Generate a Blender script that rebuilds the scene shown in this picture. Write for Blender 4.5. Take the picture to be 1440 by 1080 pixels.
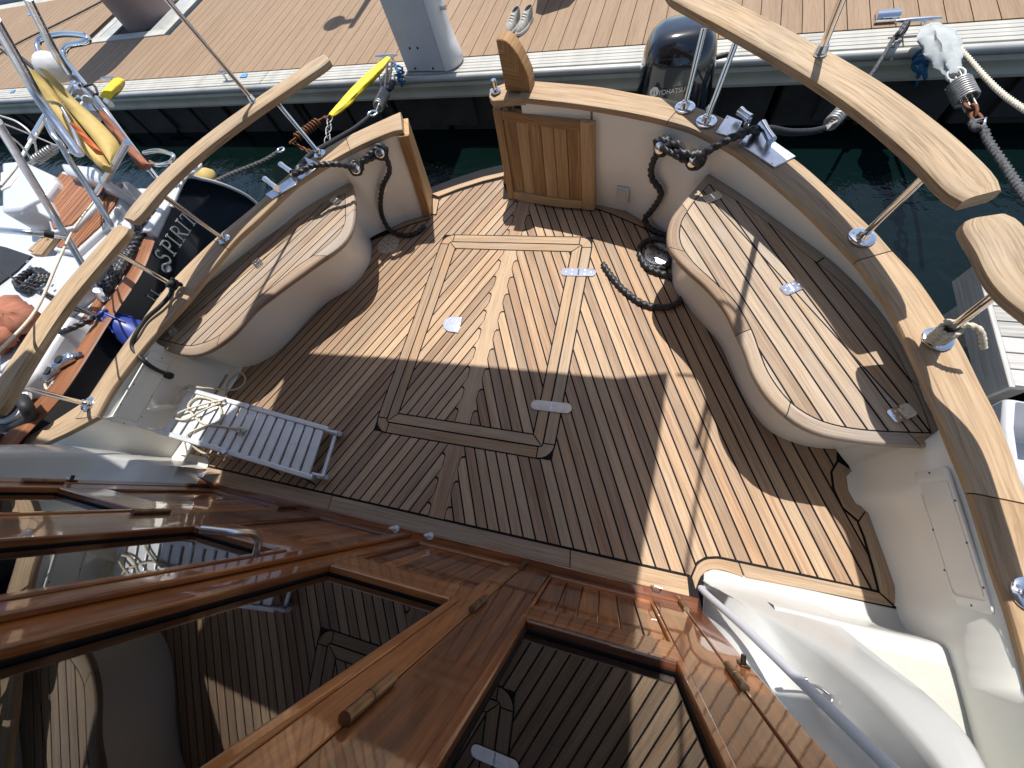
import bpy, math, random
from mathutils import Vector, Matrix
from mathutils.geometry import tessellate_polygon
random.seed(7)
for o in list(bpy.data.objects): bpy.data.objects.remove(o)
SC = bpy.context.scene
COL = SC.collection
rad = math.radians

# ------------------------------------------------------------------ camera
H = 2.0                      # camera height above the cockpit sole
F = 543.0                    # focal length in pixels of the 1440 px wide picture
RM = Matrix(((0.95878132, 0.11644927, -0.25918708),
             (0.20663462, -0.91186396, 0.35469176),
             (-0.19503976, -0.39362886, -0.89834059)))   # rows: world axes seen from the camera
cam = bpy.data.cameras.new('camera'); camo = bpy.data.objects.new('camera', cam); COL.objects.link(camo)
r_, d_, f_ = RM.col[0], RM.col[1], RM.col[2]
camo.matrix_world = Matrix(((r_[0], -d_[0], -f_[0], 0), (r_[1], -d_[1], -f_[1], 0), (r_[2], -d_[2], -f_[2], H), (0, 0, 0, 1)))
cam.sensor_width = 36; cam.lens = 36 * F / 1440; cam.clip_start = 0.02; cam.clip_end = 400
SC.camera = camo

# ------------------------------------------------------------------ light
SX, SY = 0.01, 0.412
SUNV = Vector((SX, SY, 1.0)).normalized()
w = bpy.data.worlds.new('World'); SC.world = w; w.use_nodes = True
nt = w.node_tree; nt.nodes.clear()
sky = nt.nodes.new('ShaderNodeTexSky'); sky.sky_type = 'NISHITA'; sky.sun_disc = False
sky.sun_elevation = math.asin(SUNV.z); sky.sun_rotation = math.atan2(SUNV.x, SUNV.y)
bg = nt.nodes.new('ShaderNodeBackground'); bg.inputs[1].default_value = 0.135
wo = nt.nodes.new('ShaderNodeOutputWorld')
nt.links.new(sky.outputs[0], bg.inputs[0]); nt.links.new(bg.outputs[0], wo.inputs[0])
sun = bpy.data.lights.new('sun', 'SUN'); sun.energy = 5.0; sun.angle = rad(0.53); sun.color = (1, 0.972, 0.93)
suno = bpy.data.objects.new('sun', sun); COL.objects.link(suno)
suno.rotation_euler = (-SUNV).to_track_quat('-Z', 'Y').to_euler(); suno.location = (0, 0, 20)
SC.view_settings.view_transform = 'Standard'; SC.view_settings.look = 'None'
SC.view_settings.exposure = 0.28; SC.view_settings.gamma = 1; SC.view_settings.use_curve_mapping = False
SC.render.engine = 'CYCLES'

# ------------------------------------------------------------------ locating points
def ray(u, v): return RM @ Vector((u - 720, v - 540, F))
def P(u, v, z=0.0):
    d = ray(u, v); t = (z - H) / d.z; return Vector((d.x * t, d.y * t, z))
CA, CB = 0.468, 0.0907
def PC(u, v, dz=0.0):        # on the gently rising plane of the cap rail
    d = ray(u, v); t = (CA + dz - H) / (d.z - CB * d.y); return Vector((d.x * t, d.y * t, H + d.z * t))
def capz(y): return CA + CB * y

# ------------------------------------------------------------------ materials
MATS = {}
def mat(name):
    m = bpy.data.materials.new(name); m.use_nodes = True; n = m.node_tree.nodes
    b = n['Principled BSDF']; MATS[name] = m; return m, m.node_tree, b
def N(t, k, **kw):
    n = t.nodes.new(k)
    for a, v in kw.items():
        if a.startswith('i_'):
            key = a[2:]; key = int(key) if key.isdigit() else key
            n.inputs[key].default_value = v
        else: setattr(n, a, v)
    return n
def ramp(t, stops, src):
    r = t.nodes.new('ShaderNodeValToRGB'); e = r.color_ramp.elements
    while len(e) < len(stops): e.new(0.5)
    for i, (p, c) in enumerate(stops): e[i].position = p; e[i].color = (*c, 1)
    t.links.new(src, r.inputs[0]); return r
def wood(name, dark, mid, light, rough=0.6, coat=0.0, fine=110, var=0.35, bump=0.25, crack=0.0, grey=None, hueobj=0.5):
    m, t, b = mat(name); L = t.links.new
    uv = N(t, 'ShaderNodeUVMap'); oi = N(t, 'ShaderNodeObjectInfo')
    mul = N(t, 'ShaderNodeMath', operation='MULTIPLY', i_1=57.3); L(oi.outputs['Random'], mul.inputs[0])
    off = N(t, 'ShaderNodeCombineXYZ'); L(mul.outputs[0], off.inputs[0]); L(mul.outputs[0], off.inputs[2]); L(mul.outputs[0], off.inputs[1])
    add = N(t, 'ShaderNodeVectorMath', operation='ADD'); L(uv.outputs[0], add.inputs[0]); L(off.outputs[0], add.inputs[1])
    # wavy grain
    wn = N(t, 'ShaderNodeTexNoise', i_Scale=2.2, i_Detail=2.0); L(add.outputs[0], wn.inputs['Vector'])
    wsc = N(t, 'ShaderNodeVectorMath', operation='SCALE'); wsc.inputs['Scale'].default_value = 0.03; L(wn.outputs['Color'], wsc.inputs[0])
    ad2 = N(t, 'ShaderNodeVectorMath', operation='ADD'); L(add.outputs[0], ad2.inputs[0]); L(wsc.outputs[0], ad2.inputs[1])
    def mp(sx, sy, det=4.0, rg=0.6):
        q = N(t, 'ShaderNodeMapping'); q.inputs['Scale'].default_value = (sx, sy, 1.0); L(ad2.outputs[0], q.inputs[0])
        k = N(t, 'ShaderNodeTexNoise', i_Scale=1.0, i_Detail=det, i_Roughness=rg); L(q.outputs[0], k.inputs['Vector']); return k
    n1 = mp(fine, 2.6); n2 = mp(fine * 0.16, 0.9, 2.0); n3 = mp(fine * 2.6, 6.0, 3.0); n4 = mp(3.0, 3.0, 3.0)
    a = N(t, 'ShaderNodeMath', operation='MULTIPLY_ADD', i_1=0.55); L(n1.outputs[0], a.inputs[0])
    a2 = N(t, 'ShaderNodeMath', operation='MULTIPLY', i_1=0.45); L(n2.outputs[0], a2.inputs[0]); L(a2.outputs[0], a.inputs[2])
    ob = N(t, 'ShaderNodeMath', operation='MULTIPLY_ADD', i_1=var, i_2=-var / 2); L(oi.outputs['Random'], ob.inputs[0])
    s = N(t, 'ShaderNodeMath', operation='ADD'); L(a.outputs[0], s.inputs[0]); L(ob.outputs[0], s.inputs[1])
    cr = ramp(t, [(0.30, dark), (0.50, mid), (0.70, light)], s.outputs[0])
    col = cr.outputs[0]
    if grey:
        # some boards and patches greyer (weathered)
        wn2 = N(t, 'ShaderNodeTexWhiteNoise'); wn2.noise_dimensions = '1D'; L(mul.outputs[0], wn2.inputs['W'])
        g = N(t, 'ShaderNodeMath', operation='MULTIPLY_ADD', i_1=hueobj, i_2=-0.35); L(wn2.outputs[0], g.inputs[0])
        g2 = N(t, 'ShaderNodeMath', operation='ADD', use_clamp=True); L(n4.outputs[0], g2.inputs[0]); L(g.outputs[0], g2.inputs[1])
        mx = N(t, 'ShaderNodeMix', data_type='RGBA'); mx.blend_type = 'MIX'; L(g2.outputs[0], mx.inputs[0]); L(col, mx.inputs[6]); 
        gr = ramp(t, [(0.32, tuple(c * 0.72 for c in grey)), (0.68, grey)], n1.outputs[0]); L(gr.outputs[0], mx.inputs[7]); col = mx.outputs[2]
    # pores
    pr = ramp(t, [(0.36, (0.55, 0.5, 0.46)), (0.5, (1, 1, 1))], n3.outputs[0])
    mm = N(t, 'ShaderNodeMix', data_type='RGBA'); mm.blend_type = 'MULTIPLY'; mm.inputs[0].default_value = 0.45 if not crack else 0.8
    L(col, mm.inputs[6]); L(pr.outputs[0], mm.inputs[7]); col = mm.outputs[2]
    L(col, b.inputs['Base Color']); b.inputs['Roughness'].default_value = rough
    if coat:
        b.inputs['Coat Weight'].default_value = coat; b.inputs['Coat Roughness'].default_value = 0.045; b.inputs['Coat IOR'].default_value = 1.6
        cn = N(t, 'ShaderNodeTexNoise', i_Scale=9.0, i_Detail=3.0); L(ad2.outputs[0], cn.inputs['Vector'])
        cb = N(t, 'ShaderNodeBump', i_Strength=0.02, i_Distance=0.02); L(cn.outputs[0], cb.inputs['Height']); L(cb.outputs[0], b.inputs['Coat Normal'])
    else: b.inputs['Specular IOR Level'].default_value = 0.25
    bp = N(t, 'ShaderNodeBump', i_Strength=bump, i_Distance=0.002); L(n1.outputs[0], bp.inputs['Height']); L(bp.outputs[0], b.inputs['Normal'])
    return m
def plain(name, c, rough=0.5, metal=0.0, var=0.06, scale=6.0, bump=0.0, bscale=60, coat=0.0, spec=0.5, c2=None, obj=True):
    m, t, b = mat(name); L = t.links.new
    tc = N(t, 'ShaderNodeTexCoord'); n = N(t, 'ShaderNodeTexNoise', i_Scale=scale, i_Detail=5.0); L(tc.outputs['Object'], n.inputs['Vector'])
    c2 = c2 or tuple(max(0, x * (1 - var * 2)) for x in c)
    r = ramp(t, [(0.3, c2), (0.6, c)], n.outputs[0]); L(r.outputs[0], b.inputs['Base Color'])
    b.inputs['Roughness'].default_value = rough; b.inputs['Metallic'].default_value = metal; b.inputs['Coat Weight'].default_value = coat
    b.inputs['Specular IOR Level'].default_value = spec
    if coat: b.inputs['Coat Roughness'].default_value = 0.05
    if bump:
        k = N(t, 'ShaderNodeTexNoise', i_Scale=bscale, i_Detail=3.0); L(tc.outputs['Object'], k.inputs['Vector'])
        bp = N(t, 'ShaderNodeBump', i_Strength=bump, i_Distance=0.003); L(k.outputs[0], bp.inputs['Height']); L(bp.outputs[0], b.inputs['Normal'])
    return m
TEAK = wood('teak_deck', (0.25, 0.140, 0.078), (0.42, 0.260, 0.148), (0.55, 0.375, 0.225), 0.62, var=0.44, grey=(0.41, 0.31, 0.215), hueobj=0.42)
TRIM = wood('teak_trim', (0.27, 0.155, 0.08), (0.40, 0.25, 0.135), (0.52, 0.36, 0.21), 0.6, var=0.2, grey=(0.40, 0.32, 0.235), hueobj=0.4)
SEAT = wood('teak_seat', (0.25, 0.155, 0.09), (0.385, 0.27, 0.17), (0.49, 0.37, 0.25), 0.65, var=0.36, grey=(0.42, 0.36, 0.30), hueobj=0.6, bump=0.4)
CAPW = wood('teak_cap_rail', (0.23, 0.13, 0.06), (0.42, 0.275, 0.15), (0.53, 0.39, 0.245), 0.58, fine=70, var=0.15, grey=(0.47, 0.38, 0.27), hueobj=0.25, bump=0.3)
RAIL = wood('teak_hand_rail', (0.28, 0.17, 0.085), (0.44, 0.30, 0.165), (0.54, 0.40, 0.25), 0.6, fine=60, var=0.1, grey=(0.42, 0.35, 0.26), hueobj=0.25, bump=0.5, crack=1)
DOORW = wood('teak_gate', (0.28, 0.15, 0.06), (0.44, 0.265, 0.12), (0.55, 0.36, 0.19), 0.5, fine=80, var=0.3)
VARN = wood('varnished_mahogany', (0.055, 0.012, 0.003), (0.225, 0.062, 0.011), (0.43, 0.145, 0.030), 0.4, coat=1.0, fine=60, var=0.24, bump=0.1)
VTEAK = wood('oiled_teak', (0.17, 0.065, 0.028), (0.30, 0.125, 0.055), (0.39, 0.19, 0.09), 0.45, fine=70, var=0.2, bump=0.2)
COMPO = wood('composite_board', (0.235, 0.155, 0.094), (0.285, 0.193, 0.12), (0.325, 0.228, 0.145), 0.75, fine=120, var=0.10, bump=0.3)
GREYW = wood('grey_weathered_board', (0.30, 0.285, 0.26), (0.44, 0.42, 0.39), (0.56, 0.54, 0.51), 0.8, fine=90, var=0.25, bump=0.5)
CAULK = plain('black_caulk', (0.006, 0.005, 0.006), 0.7, spec=0.2)
CREAM = plain('cream_gelcoat', (0.83, 0.805, 0.73), 0.3, var=0.05, scale=3.0, coat=0.25, c2=(0.81, 0.78, 0.695))
WHITE = plain('white_gelcoat', (0.535, 0.53, 0.50), 0.3, var=0.03, scale=2.5, coat=0.3)
WNONS = plain('white_nonslip', (0.48, 0.475, 0.42), 0.6, var=0.05, bump=0.35, bscale=260)
NWHITE = plain('bright_white_gelcoat', (0.56, 0.56, 0.57), 0.25, var=0.03, scale=3, coat=0.4)
NAVY = plain('navy_gelcoat', (0.006, 0.008, 0.016), 0.12, var=0.1, coat=1.0)
STEEL = plain('polished_steel', (0.80, 0.80, 0.81), 0.10, 1.0, var=0.03, scale=20)
SATIN = plain('satin_steel', (0.66, 0.67, 0.70), 0.28, 1.0, var=0.08, scale=30, bump=0.1)
ALU = plain('anodised_aluminium', (0.68, 0.69, 0.70), 0.42, 0.55, var=0.06, scale=20)
ALUDK = plain('grey_alloy_edge', (0.50, 0.49, 0.45), 0.42, 0.15, var=0.12, scale=3)
ALUW = plain('pale_grooved_edge', (0.44, 0.425, 0.375), 0.75, 0.0, var=0.12, scale=5, bump=0.3, bscale=40)
FASC = plain('olive_grey_fascia', (0.36, 0.335, 0.25), 0.55, 0.0, var=0.15, scale=2)
BRONZE = plain('tarnished_brass', (0.30, 0.22, 0.14), 0.38, 0.9, var=0.25, scale=30)
DARKM = plain('dark_bronze', (0.06, 0.045, 0.035), 0.35, 0.8, var=0.2, scale=30)
RUST = plain('rusty_steel', (0.24, 0.095, 0.045), 0.8, 0.4, var=0.3, scale=60, bump=0.4)
SPRG = plain('galvanised_spring', (0.42, 0.40, 0.38), 0.45, 0.7, var=0.2, scale=50)
ROPEB = plain('black_rope', (0.016, 0.016, 0.019), 0.5, var=0.2, scale=80, spec=0.6)
ROPEG = plain('grey_black_rope', (0.10, 0.10, 0.10), 0.85, var=0.45, scale=90)
ROPEC = plain('cream_rope', (0.60, 0.54, 0.42), 0.85, var=0.1, scale=60, bump=0.4, bscale=300)
ROPEW = plain('white_line', (0.72, 0.71, 0.67), 0.8, var=0.1, scale=60)
ROPEU = plain('blue_rope', (0.02, 0.13, 0.28), 0.8, var=0.3, scale=60)
YEL = plain('yellow_sleeve', (0.82, 0.60, 0.02), 0.6, var=0.12, scale=14, bump=0.5, bscale=25)
YELB = plain('yellow_canvas', (0.52, 0.37, 0.11), 0.7, var=0.12, scale=8, bump=0.5, bscale=14)
ORNG = plain('orange_plastic', (0.68, 0.15, 0.035), 0.55, var=0.1)
CLOTH = plain('white_canvas', (0.40, 0.42, 0.41), 0.85, var=0.12, scale=12, bump=0.6, bscale=22)
RUSTC = plain('terracotta_canvas', (0.34, 0.13, 0.075), 0.85, var=0.2, scale=10, bump=0.6, bscale=16)
BLUEF = plain('blue_vinyl', (0.035, 0.065, 0.32), 0.4, var=0.2, scale=12)
BLACKP = plain('gloss_black_paint', (0.006, 0.007, 0.010), 0.12, var=0.1, coat=1.0)
BLACKR = plain('black_rubber', (0.015, 0.015, 0.016), 0.6, var=0.2)
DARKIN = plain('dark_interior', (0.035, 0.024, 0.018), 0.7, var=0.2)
MAROON = plain('red_cushion', (0.30, 0.03, 0.035), 0.8, var=0.2)
DRAINM = plain('sand_drain_plate', (0.50, 0.44, 0.36), 0.6, var=0.06)
GREYP = plain('grey_powder_coat', (0.56, 0.57, 0.60), 0.45, var=0.04)
PILEM = plain('mauve_pile', (0.26, 0.185, 0.165), 0.55, var=0.1, scale=2)
FLOATM = plain('dark_float', (0.03, 0.028, 0.026), 0.8, var=0.3, scale=5)
PLATEM = plain('alloy_plate', (0.50, 0.50, 0.46), 0.45, 0.4, var=0.1, scale=8, bump=0.5, bscale=90)
SHOEM = plain('grey_suede', (0.36, 0.335, 0.29), 0.9, var=0.15, scale=40, bump=0.4)
SHOEW = plain('shoe_rubber', (0.62, 0.60, 0.55), 0.7, var=0.1)
PLAST = plain('white_plastic', (0.66, 0.65, 0.63), 0.35, var=0.03)
AWN = plain('cream_awning', (0.52, 0.52, 0.52), 0.8, var=0.05)
LET = plain('pale_lettering', (0.62, 0.62, 0.56), 0.5, var=0.05)
GHOST = plain('silver_lettering', (0.55, 0.54, 0.52), 0.3, 0.6, var=0.03)
BLUEM = plain('blue_marking', (0.10, 0.30, 0.62), 0.6, var=0.1)
CHECK = plain('grey_label', (0.56, 0.55, 0.52), 0.5, var=0.05)
# glass
m, t, b = mat('window_glass'); b.inputs['Base Color'].default_value = (0.30, 0.33, 0.34, 1); b.inputs['Transmission Weight'].default_value = 1.0
b.inputs['Roughness'].default_value = 0.0; b.inputs['IOR'].default_value = 1.85
_n = N(t, 'ShaderNodeTexNoise', i_Scale=1.6, i_Detail=1.0); _c = N(t, 'ShaderNodeTexCoord'); t.links.new(_c.outputs['Object'], _n.inputs['Vector'])
_b = N(t, 'ShaderNodeBump', i_Strength=0.03, i_Distance=0.02); t.links.new(_n.outputs[0], _b.inputs['Height']); t.links.new(_b.outputs[0], b.inputs['Normal'])
GLASS = m
# water
m, t, b = mat('harbour_water'); L = t.links.new
tc = N(t, 'ShaderNodeTexCoord'); n = N(t, 'ShaderNodeTexNoise', i_Scale=0.5, i_Detail=3.0); L(tc.outputs['Object'], n.inputs['Vector'])
r = ramp(t, [(0.3, (0.0015, 0.0055, 0.0035)), (0.7, (0.002, 0.007, 0.0075))], n.outputs[0]); L(r.outputs[0], b.inputs['Base Color'])
b.inputs['Roughness'].default_value = 0.03; b.inputs['IOR'].default_value = 1.34
n2 = N(t, 'ShaderNodeTexNoise', i_Scale=3.2, i_Detail=4.0, i_Distortion=0.6); L(tc.outputs['Object'], n2.inputs['Vector'])
n3 = N(t, 'ShaderNodeTexNoise', i_Scale=17.0, i_Detail=2.0); L(tc.outputs['Object'], n3.inputs['Vector'])
sm = N(t, 'ShaderNodeMath', operation='MULTIPLY_ADD', i_1=0.12); L(n3.outputs[0], sm.inputs[0]); L(n2.outputs[0], sm.inputs[2])
bp = N(t, 'ShaderNodeBump', i_Strength=0.35, i_Distance=0.06); L(sm.outputs[0], bp.inputs['Height']); L(bp.outputs[0], b.inputs['Normal'])
WATER = m

# ------------------------------------------------------------------ object plumbing
WLOC = {}
def tag(o, label=None, cat=None, group=None, kind=None):
    if label: o['label'] = label
    if cat: o['category'] = cat
    if group: o['group'] = group
    if kind: o['kind'] = kind
    return o
def place(o, loc, parent):
    loc = Vector(loc)
    if parent is not None:
        o.parent = parent; o.location = loc - WLOC[parent.name]
    else: o.location = loc
    COL.objects.link(o); WLOC[o.name] = loc; return o
def empty(name, loc, label=None, cat=None, group=None, kind=None, parent=None):
    o = bpy.data.objects.new(name, None); o.empty_display_size = 0.1; place(o, loc, parent)
    return tag(o, label, cat, group, kind)
class MB:
    def __init__(s): s.v = []; s.f = []; s.uv = []
    def add(s, vs, fs, uvs):
        k = len(s.v); s.v += [Vector(v) for v in vs]
        for f, q in zip(fs, uvs): s.f.append([i + k for i in f]); s.uv.append(q)
    def prism(s, poly, z0, z1, ang=0.0, uo=(0, 0)):
        # upright prism over a plan polygon; grain runs along direction ang (angle from +y)
        n = len(poly); a = sum(poly[i][0] * poly[(i + 1) % n][1] - poly[(i + 1) % n][0] * poly[i][1] for i in range(n))
        if a < 0: poly = poly[::-1]
        c, q = math.cos(ang), math.sin(ang)
        U = lambda p: (p[0] * c - p[1] * q + uo[0], p[0] * q + p[1] * c + uo[1])
        vs = [(p[0], p[1], z1) for p in poly] + [(p[0], p[1], z0) for p in poly]
        fs, uvs = [], []
        if n <= 4: fs.append(list(range(n))); uvs.append([U(p) for p in poly])
        else:
            for tr in tessellate_polygon([[Vector((p[0], p[1], 0)) for p in poly]]):
                i, j, k = tr
                A, B, C = poly[i], poly[j], poly[k]
                if (B[0]-A[0])*(C[1]-A[1]) - (B[1]-A[1])*(C[0]-A[0]) < 0: j, k = k, j
                fs.append([i, j, k]); uvs.append([U(poly[i]), U(poly[j]), U(poly[k])])
        for i in range(n):
            j = (i + 1) % n; fs.append([i, i + n, j + n, j]); a_, b_ = U(poly[i]), U(poly[j])
            uvs.append([a_, (a_[0] + z1 - z0, a_[1]), (b_[0] + z1 - z0, b_[1]), b_])
        s.add(vs, fs, uvs); return s
    def hexa(s, p, long=2):
        # 8 points: bottom 4 (ccw), top 4
        e = [(p[1] - p[0]).length, (p[3] - p[0]).length, (p[4] - p[0]).length]
        fs = [[3, 2, 1, 0], [4, 5, 6, 7], [0, 1, 5, 4], [1, 2, 6, 5], [2, 3, 7, 6], [3, 0, 4, 7]]
        axis = [(p[1] - p[0]).normalized(), (p[3] - p[0]).normalized(), (p[4] - p[0]).normalized()]
        la = axis[long]; oth = [axis[i] for i in range(3) if i != long]
        uvs = [[(p[i].dot(oth[0]) + p[i].dot(oth[1]) * 1.01, p[i].dot(la)) for i in f] for f in fs]
        s.add(p, fs, uvs); return s
    def box(s, c, size, rot=None, long=1):
        c = Vector(c); hx, hy, hz = [k / 2 for k in size]; M = rot or Matrix.Identity(3)
        pts = [c + M @ Vector(q) for q in [(-hx, -hy, -hz), (hx, -hy, -hz), (hx, hy, -hz), (-hx, hy, -hz), (-hx, -hy, hz), (hx, -hy, hz), (hx, hy, hz), (-hx, hy, hz)]]
        return s.hexa(pts, long)
    def loft(s, rings, closed=True, caps=True, vlen=None):
        n = len(rings[0]); m = len(rings); vs = [Vector(p) for r in rings for p in r]; fs, uvs = [], []
        L = [0]
        for i in range(1, m): L.append(L[-1] + sum((Vector(rings[i][k]) - Vector(rings[i-1][k])).length for k in range(0, n, max(1, n // 4))) / len(range(0, n, max(1, n // 4))))
        W = [0]
        for k in range(1, n + 1): W.append(W[-1] + (Vector(rings[m // 2][k % n]) - Vector(rings[m // 2][k - 1])).length)
        for i in range(m - 1):
            for k in range(n if closed else n - 1):
                k2 = (k + 1) % n
                fs.append([i * n + k, i * n + k2, (i + 1) * n + k2, (i + 1) * n + k])
                uvs.append([(W[k], L[i]), (W[k + 1], L[i]), (W[k + 1], L[i + 1]), (W[k], L[i + 1])])
        if caps and closed:
            fs.append(list(range(n))[::-1]); uvs.append([(0.01 * k, 0) for k in range(n)])
            fs.append([(m - 1) * n + k for k in range(n)]); uvs.append([(0.01 * k, 0) for k in range(n)])
        s.add(vs, fs, uvs); return s
    def tube(s, pts, r, n=10, caps=True, twist=0.0, lobes=0, amp=0.0, closed=False):
        pts = [Vector(p) for p in pts]; m = len(pts); R = r if isinstance(r, (list, tuple)) else [r] * m
        T = []
        for i in range(m):
            if closed: d = pts[(i + 1) % m] - pts[i - 1]
            else: d = pts[min(i + 1, m - 1)] - pts[max(i - 1, 0)]
            T.append(d.normalized() if d.length > 1e-9 else Vector((0, 0, 1)))
        u = T[0].orthogonal().normalized(); rings = []; L = 0
        for i in range(m):
            u = (u - T[i] * u.dot(T[i])); u = u.normalized() if u.length > 1e-6 else T[i].orthogonal().normalized()
            v = T[i].cross(u)
            if i: L += (pts[i] - pts[i-1]).length
            ring = []
            for k in range(n):
                a = 2 * math.pi * k / n; rr = R[i]
                if lobes: rr *= 1 - amp + amp * abs(math.cos(lobes / 2 * (a - twist * L))) * 1.4
                ring.append(pts[i] + (u * math.cos(a) + v * math.sin(a)) * rr)
            rings.append(ring)
        if closed: rings.append(rings[0]); return s.loft(rings, True, False)
        return s.loft(rings, True, caps)
    def build(s, name, m, parent=None, smooth=None, bevel=0.0, label=None, cat=None, group=None, kind=None, segs=2, angle=35, subd=0):
        c = sum(s.v, Vector()) / len(s.v)
        me = bpy.data.meshes.new(name); me.from_pydata([v - c for v in s.v], [], s.f)
        ul = me.uv_layers.new(name='UVMap'); i = 0; flat = []
        for q in s.uv:
            for a in q: flat += [a[0], a[1]]
        ul.data.foreach_set('uv', flat)
        me.materials.append(m)
        if smooth is not None:
            me.polygons.foreach_set('use_smooth', [True] * len(me.polygons))
            if smooth: me.set_sharp_from_angle(angle=rad(smooth))
        me.update(); o = bpy.data.objects.new(name, me); place(o, c, parent)
        if bevel:
            bm = o.modifiers.new('bevel', 'BEVEL'); bm.width = bevel; bm.segments = segs; bm.limit_method = 'ANGLE'; bm.angle_limit = rad(angle)
            bm.harden_normals = False
            me.polygons.foreach_set('use_smooth', [True] * len(me.polygons)); me.set_sharp_from_angle(angle=rad(40))
        if subd:
            sm_ = o.modifiers.new('sub', 'SUBSURF'); sm_.levels = subd; sm_.render_levels = subd
        return tag(o, label, cat, group, kind)
def cr(pts, k=6, closed=False):      # Catmull-Rom through the points
    pts = [Vector(p) for p in pts]; out = []; n = len(pts)
    rng = range(n) if closed else range(n - 1)
    for i in rng:
        if closed: a, b, c, d = pts[i - 1], pts[i], pts[(i + 1) % n], pts[(i + 2) % n]
        else: a, b, c, d = pts[max(i - 1, 0)], pts[i], pts[i + 1], pts[min(i + 2, n - 1)]
        for j in range(k):
            t = j / k
            out.append(0.5 * ((2 * b) + (c - a) * t + (2 * a - 5 * b + 4 * c - d) * t * t + (3 * b - a - 3 * c + d) * t ** 3))
    if not closed: out.append(pts[-1])
    return out
def resample(pts, n, closed=False):
    pts = [Vector(p) for p in pts]
    if closed: pts = pts + [pts[0]]
    L = [0]
    for i in range(1, len(pts)): L.append(L[-1] + (pts[i] - pts[i-1]).length)
    out = []; m = n if closed else n - 1; j = 0
    for i in range(n):
        s = L[-1] * i / m
        while j < len(L) - 2 and L[j + 1] < s: j += 1
        q = (s - L[j]) / max(1e-9, L[j + 1] - L[j]); out.append(pts[j].lerp(pts[j + 1], min(1, q)))
    return out
def px(lst, z=0.0): return [P(u, v, z) for u, v in lst]
def px3(lst): return [P(u, v, z) for u, v, z in lst]
def disc(c, r, h, n=20, nrm=Vector((0, 0, 1)), rings=None):
    c = Vector(c); nrm = Vector(nrm).normalized(); u = nrm.orthogonal().normalized(); v = nrm.cross(u)
    prof = rings or [(0, r), (h * 0.6, r), (h, r * 0.93)]
    return [[c + nrm * hh + (u * math.cos(2 * math.pi * k / n) + v * math.sin(2 * math.pi * k / n)) * rr for k in range(n)] for hh, rr in prof]
def rope(name, pts, r, m, k=6, parent=None, lay=26, n=12, amp=0.36, lobes=3, **tg):
    q = cr(pts, k); L = sum((q[i+1] - q[i]).length for i in range(len(q) - 1))
    q = resample(q, max(8, min(1300, int(L / (r * 0.34)))))
    mb = MB(); mb.tube(q, r, n, True, twist=1.0 / (r * 1.05), lobes=lobes, amp=amp)
    return mb.build(name, m, parent, smooth=60, **tg)
def clip(poly, nx, ny, c):           # keep nx*x+ny*y <= c
    out = []; n = len(poly)
    for i in range(n):
        a, b = poly[i], poly[(i + 1) % n]; da = nx * a[0] + ny * a[1] - c; db = nx * b[0] + ny * b[1] - c
        if da <= 0: out.append((a[0], a[1]))
        if (da < 0 < db) or (db < 0 < da):
            t = da / (da - db); out.append((a[0] + (b[0] - a[0]) * t, a[1] + (b[1] - a[1]) * t))
    return out
def area(p): return 0.5 * sum(p[i][0] * p[(i + 1) % len(p)][1] - p[(i + 1) % len(p)][0] * p[i][1] for i in range(len(p))) if len(p) > 2 else 0
def dedupe(p, e=2e-4):
    out = []
    for q in p:
        if not out or (abs(q[0] - out[-1][0]) + abs(q[1] - out[-1][1])) > e: out.append(q)
    while len(out) > 2 and (abs(out[0][0] - out[-1][0]) + abs(out[0][1] - out[-1][1])) < e: out.pop()
    return out

# ================================================================== STRUCTURE: water
mb = MB(); mb.add([(-260, -120, 0), (260, -120, 0), (260, 260, 0), (-260, 260, 0)], [[0, 1, 2, 3]], [[(0, 0), (1, 0), (1, 1), (0, 1)]])
WZ = -0.62
o = mb.build('water', WATER, kind='structure'); o.location.z = WZ
mb = MB(); mb.add([(-260, -120, -4), (260, -120, -4), (260, 260, -4), (-260, 260, -4)], [[0, 1, 2, 3]], [[(0, 0), (1, 0), (1, 1), (0, 1)]])
mb.build('harbour_bed', FLOATM, kind='structure')

# ================================================================== MOTOR YACHT
Y = empty('motor_yacht', (-0.8, 0.8, -0.6), 'cream motor yacht with the teak planked cockpit that fills the picture', 'motor yacht')

def offset_poly(poly, d):
    n = len(poly)
    if area(poly) < 0: poly = poly[::-1]
    out = []
    for i in range(n):
        a, b, c = Vector(poly[i - 1][:2]), Vector(poly[i][:2]), Vector(poly[(i + 1) % n][:2])
        e1 = (b - a).normalized(); e2 = (c - b).normalized(); n1 = Vector((-e1.y, e1.x)); n2 = Vector((-e2.y, e2.x))
        s = n1 + n2; k = max(0.35, s.dot(n1)); out.append(tuple(b + s * (d / k)))
    return out
GAP = 0.0042
PLK_T = 0.012
SH = 0.013
def shear(p): return (p[0] + SH * p[1], p[1])
def unshear(p): return (p[0] - SH * p[1], p[1])
def plank_obj(polys, ang, z, m, parent, t=PLK_T, name='plank'):
    mb = MB(); uo = (random.uniform(0, 5), random.uniform(0, 5))
    for p in polys: mb.prism(p, z - t, z, ang, uo)
    return mb.build(name, m, parent)
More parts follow.
